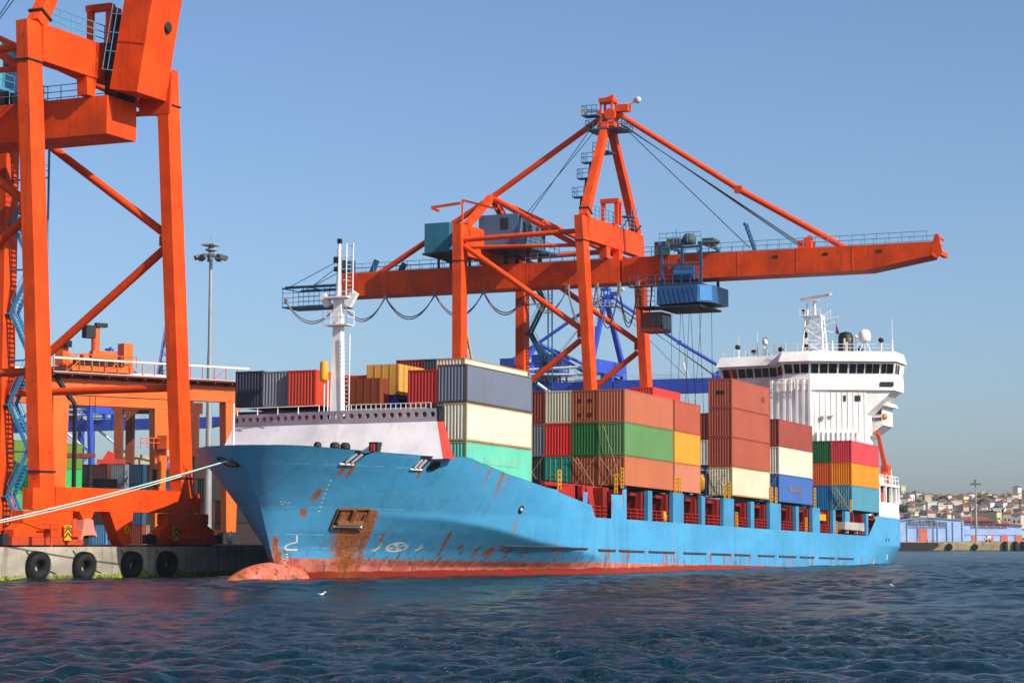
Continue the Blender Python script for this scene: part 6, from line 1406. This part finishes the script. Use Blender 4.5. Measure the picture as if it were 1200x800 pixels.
# a white launch on the quay and small parked vehicle
t_ = thing('small_boat', 'small white boat parked on the far quay in front of the salmon doors', 'boat', far(715, fx(1154, 715), ZQ)); m = MB()
a0, a1 = fx(1150.5, 715), fx(1160, 715)
secs = [(a0, .2, .5), (a0 + .6, .8, .1), (a0 + 1.8, .9, 0), (a1, .85, .05)]
v = []
for s, hw, zb2 in secs: v += [Vector(far(715 - hw, s, ZQ + .4 + .55 + zb2 * .5)), Vector(far(715, s, ZQ + .35 + zb2)), Vector(far(715 + hw, s, ZQ + .95 + zb2 * .5))]
m.add(v, [(i * 3 + j, i * 3 + j + 1, (i + 1) * 3 + j + 1, (i + 1) * 3 + j) for i in range(3) for j in range(2)] + [(0, 3, 6, 9, 11, 8, 5, 2), (9, 10, 11)]); m.build('boat_hull', M_WHC, t_)
m = MB(); c = Vector(far(715, (a0 + a1) / 2 + .3, ZQ + 1.3)); m.prism([tuple(c + RT * -.6 + FH * -.5), tuple(c + RT * .7 + FH * -.5), tuple(c + RT * .7 + FH * -.5 + Vector((0, 0, .55))), tuple(c + RT * -.3 + FH * -.5 + Vector((0, 0, .55)))], tuple(FH)); m.build('cabin', M_WHC, t_)
m = MB(); m.cbox(far(715, a0 + .8, ZQ + .2), .6, .6, .4); m.cbox(far(715, a1 - .6, ZQ + .2), .6, .6, .4); m.build('cradle', M_DK, t_)
# ------------------------------------------------------------------ hill with the town
hm, nt, b = _new('hill_ground'); t = NT(nt); geo = t.n('NewGeometry'); n1 = t.noise(geo.outputs['Position'], .03, 6); t.l(t.mix(t.ramp(n1, .35, .65), lin('#6d6a52'), lin('#9a8a6c')), b.inputs['Base Color']); b.inputs['Roughness'].default_value = .95
def hz(d, s):
    k = max(0.0, min(1.0, (d - 900) / 900)); return 2.4 + 38 * k ** .9 * (1 + .10 * math.sin(s * .011 + 1) + .06 * math.sin(s * .031))
m = MB(); D = np.linspace(890, 2100, 26); S = np.linspace(200, 1100, 46); v = []
for d in D:
    for s in S: v.append(far(d, s, hz(d, s)))
m.add(v, [(i * 46 + j, i * 46 + j + 1, (i + 1) * 46 + j + 1, (i + 1) * 46 + j) for i in range(25) for j in range(45)], True); q = m.build('hills', hm, None); q['kind'] = 'structure'
WALLS = {'cream': '#c9c0aa', 'white': '#d6d3cd', 'buff': '#b5a488', 'grey': '#a5a3a2', 'pink': '#c2aca2', 'yellow': '#cbb88c'}; ROOFS = {'red': '#8a564a', 'brown': '#6f5a52', 'flat': None}
rows_ = [(930, 'foot row of the hill'), (1030, 'second row up the hill'), (1130, 'third row up the hill'), (1240, 'fourth row up the hill'), (1350, 'fifth row up the hill'), (1460, 'sixth row up the hill'), (1570, 'seventh row up the hill'), (1680, 'eighth row up the hill'), (1790, 'ridge row of the hill')]
wm = {k: plain('wall_' + k, c, .85) for k, c in WALLS.items()}; rm_ = {k: plain('tiles_' + k, c, .85) for k, c in ROOFS.items() if c}
rr = random.Random(21); HSE = 'houses of the town on the hillside'; nb = {}
for ri, (d, rn) in enumerate(rows_):
    px = 1040 + rr.random() * 6
    while px < 1212:
        wpx = rr.uniform(5, 11) if ri < 5 else rr.uniform(4.5, 9); dd = d + rr.uniform(-45, 45); wd = wpx * dd / CAM_F; s = S_(px, dd); hgt = rr.choice((3.6, 4.4, 5.2, 6.2, 7.4)) * (1.5 if rr.random() < .08 else 1)
        z0 = hz(dd, s) - 1.5; wk = rr.choice(list(WALLS)); rk = rr.choice(('red', 'red', 'brown', 'flat', 'flat')); dep = rr.uniform(7, 11); yaw = rr.uniform(-.6, .6)
        uu = (RT * math.cos(yaw) + FH * math.sin(yaw)); vv_ = (FH * math.cos(yaw) - RT * math.sin(yaw)); o = Vector(far(dd, s, z0)); W = lambda a, b_, z: o + uu * a + vv_ * b_ + Vector((0, 0, z))
        pos = ('far left', 'left', 'left of centre', 'centre', 'right of centre', 'right', 'far right')[max(0, min(6, int((px - 1040) / 24.6)))]
        key = (wk, rk, rn, pos, round(hgt)); nb[key] = nb.get(key, 0) + 1
        size = 'low' if hgt < 5 else ('tall' if hgt > 8 else 'two-storey')
        lab = '%s %s house with %s roof, %s, %s' % (size, wk, 'flat' if rk == 'flat' else rk + ' tiled', rn, pos)
        t_ = thing('hillside_house', lab, 'house', tuple(o), HSE)
        m = MB(); m.prism([W(0, 0, 0), W(wd, 0, 0), W(wd, dep, 0), W(0, dep, 0)], (0, 0, hgt + 1.5)); m.build('wall', wm[wk], t_)
        zt = hgt + 1.5
        if rk == 'flat': m = MB(); m.prism([W(-.3, -.3, zt), W(wd + .3, -.3, zt), W(wd + .3, dep + .3, zt), W(-.3, dep + .3, zt)], (0, 0, .5)); m.build('roof', M_GRF if rr.random() < .4 else wm[wk], t_)
        else:
            m = MB(); h_ = min(1.7, dep * .2); vs_ = [W(-.5, -.5, zt), W(wd + .5, -.5, zt), W(wd + .5, dep + .5, zt), W(-.5, dep + .5, zt), W(dep * .25, dep / 2, zt + h_), W(max(wd - dep * .25, dep * .3), dep / 2, zt + h_)]
            m.add(vs_, [(0, 1, 5, 4), (2, 3, 4, 5), (1, 2, 5), (3, 0, 4), (0, 3, 2, 1)]); m.build('roof', rm_[rk], t_)
        fl = max(1, int((hgt - 1) / 3)); nw = max(2, int(wd / 2.6))
        for k in range(fl):
            m = MB()
            for i in range(nw): a = wd * (i + .5) / nw; m.prism([W(a - .4, -.02, 2.5 + k * 2.8), W(a + .4, -.02, 2.5 + k * 2.8), W(a + .4, -.02, 3.5 + k * 2.8), W(a - .4, -.02, 3.5 + k * 2.8)], tuple(vv_ * -.06))
            m.build('window_row', M_DK, t_)
        px += wpx * rr.uniform(1.0, 1.6)
# trees among the houses
fol, nt, b = _new('hill_foliage'); t = NT(nt); v = t.coords(); t.l(t.mix(t.ramp(t.noise(v, 1.2, 4), .35, .65), lin('#2c3a20'), lin('#5a6a3c')), b.inputs['Base Color']); b.inputs['Roughness'].default_value = .9
trk = plain('tree_bark', '#3a2c20', .9)
for i, (px, d, hh, wd) in enumerate(((1103, 1290, 14, 15), (1066, 1500, 10, 12), (1148, 1560, 13, 14), (1150, 1330, 11, 13), (1157, 1590, 12, 13), (1098, 1420, 9, 10), (1132, 1230, 8, 9), (1167, 1180, 9, 11), (1190, 1420, 11, 12), (1057, 1180, 10, 9), (1075, 1350, 8, 9), (1122, 1640, 8, 11), (1180, 1680, 8, 10))):
    hh *= .72; wd *= .72; s = S_(px, d); z0 = hz(d, s); o = Vector(far(d, s, z0)); where = ['above the second row', 'near the ridge at the left', 'near the ridge left of the tall white house', 'midway up, behind the masts', 'just right of the tall masts near the ridge', 'left of the middle, upper slope', 'behind the brick red roof', 'right of the masts, low slope', 'at the right, upper slope', 'beside the stern, low slope', 'left part, mid slope', 'middle of the ridge', 'right part of the ridge'][i]
    t_ = thing('hillside_tree', ('broad' if wd > 11 else 'small') + ' dark green tree among the houses, ' + where, 'tree', tuple(o), 'trees between the hillside houses')
    m = MB(); m.tube(o, o + Vector((0, 0, hh * .5)), .5, 7, .3); m.build('trunk', trk, t_)
    m = MB(); r2 = random.Random(i)
    for k in range(420):
        a = r2.uniform(0, 6.28); e = r2.uniform(-1, 1); rad = r2.random() ** .4; lump = .75 + .25 * math.sin(3 * a + i) * math.cos(2 * e * 3)
        c = o + Vector((math.cos(a) * math.sqrt(1 - e * e) * wd * .5 * rad * lump, math.sin(a) * math.sqrt(1 - e * e) * wd * .5 * rad * lump, hh * .62 + e * hh * .42 * rad * lump)); q1 = Vector((r2.gauss(0, 1), r2.gauss(0, 1), r2.gauss(0, 1))).normalized(); q2 = q1.orthogonal().normalized(); z_ = r2.uniform(.5, 1.0)
        m.add([c + q1 * z_, c + q2 * z_ * .8, c - q1 * z_, c - q2 * z_ * .8], [(0, 1, 2, 3)])
    m.build('crown', fol, t_, fix=False)
# ------------------------------------------------------------------ mooring lines
M_ROPE = paint('#b9e0cf', .8, 0, .25); M_ROP2 = paint('#d8d6c2', .8, 0, .25)
def line(a, b_, sag, mt, label, r=.055):
    a, b_ = Vector(a), Vector(b_); m = MB(); pts = []
    for i in range(41): u = i / 40; p = a.lerp(b_, u); p.z -= sag * 4 * u * (1 - u); pts.append(p)
    m.path(pts, r, 6); return solo(m, 'mooring_line', mt, label, 'rope', tuple(a))
hw = shipw(*hull_pt_port(132.8, 7.42, .2)); bol = (114.0, 92.6, 2.9)
line(hw, bol, .25, M_ROPE, 'pale green mooring line from the round hole in the bow to the quay at left')
line(shipw(*hull_pt_port(135.5, 7.2, .1)), (114.0, 92.8, 2.85), .35, M_ROP2, 'thinner cream mooring line running just above the pale green one to the quay', .045)
t_ = thing('bollard', 'quay bollard holding the two bow mooring lines, outside the left picture edge', 'bollard', (114.0, 92.7, QZ)); m = MB(); m.lathe((114.0, 92.7, QZ), [(.35, 0), (.28, .15), (.25, .45), (.4, .6), (.38, .75), (0, .8)], 14); m.build('bollard_post', M_DK, t_)
# ------------------------------------------------------------------ floating gulls
def gull(px, py, label, yaw):
    d = CAM_H * CAM_F / (py - 635); c = Vector(far(d, S_(px, d), .05)); t_ = thing('seagull', label, 'bird', (0, 0, 0), 'gulls floating on the water', rot=(0, 0, yaw), at=tuple(c)); t_.scale = (.62,) * 3
    m = MB()
    sec = [(-.30, .01, .12), (-.22, .05, .11), (-.08, .10, .08), (.06, .11, .07), (.16, .08, .09), (.21, .05, .17), (.25, .055, .24), (.30, .05, .26), (.34, .03, .25), (.37, .01, .24)]
    v = []
    for x, r, z in sec:
        for i in range(10): a = 2 * math.pi * i / 10; v.append((x, r * math.cos(a), z + r * math.sin(a) * (.85 if x < .18 else 1)))
    m.add(v, [(j * 10 + i, j * 10 + (i + 1) % 10, (j + 1) * 10 + (i + 1) % 10, (j + 1) * 10 + i) for j in range(9) for i in range(10)], True); m.build('body', M_WHC, t_)
    m = MB()
    for s in (-1, 1): m.add([(.08, s * .10, .13), (.0, s * .125, .16), (-.2, s * .09, .15), (-.40, s * .02, .14), (-.2, s * .1, .09)], [(0, 1, 2, 3, 4)])
    m.build('wing', plain('gull_grey', '#9a9da0', .7), t_, fix=False)
    m = MB(); m.bar((.36, 0, .24), (.44, 0, .225), .02, .025); m.build('bill', M_YEL, t_)
gull(378, 697.5, 'white gull floating on the water in front of the bow', CAM_AZ - 1.3); gull(1045, 688, 'white gull floating on the water at the right, below the stern', CAM_AZ + 1.7)
# orange mooring post and chevron board on the quay edge by the bow
px = 281; xx = 152.6
t_ = thing('safety_post', 'orange post with a round head on the quay beside the bow', 'post', (xx, 95.9, QZ)); m = MB(); m.tube((xx, 95.9, QZ), (xx, 95.9, QZ + 1.1), .13, 8); m.build('post', M_SAL, t_); m = MB(); m.blob((xx, 95.9, QZ + 1.3), .2, .2, .22, 10, 8); m.build('post_head', M_SAL, t_)

# ------------------------------------------------------------------ the air: thin even haze over the harbour
hb = far(1100, 0); m = MB(); m.prism([far(-60, -700, -4), far(-60, 700, -4), far(2300, 1250, -4), far(2300, -1250, -4)], (0, 0, 94))
hm_, nt, b = _new('haze_air'); nt.nodes.remove(b); pv = nt.nodes.new('ShaderNodeVolumePrincipled'); pv.inputs['Color'].default_value = (.80, .87, .95, 1); pv.inputs['Density'].default_value = .00008; pv.inputs['Anisotropy'].default_value = .2
nt.links.new(pv.outputs[0], [n for n in nt.nodes if n.type == 'OUTPUT_MATERIAL'][0].inputs['Volume'])
hz_ = m.build('haze', hm_, None); hz_['kind'] = 'stuff'
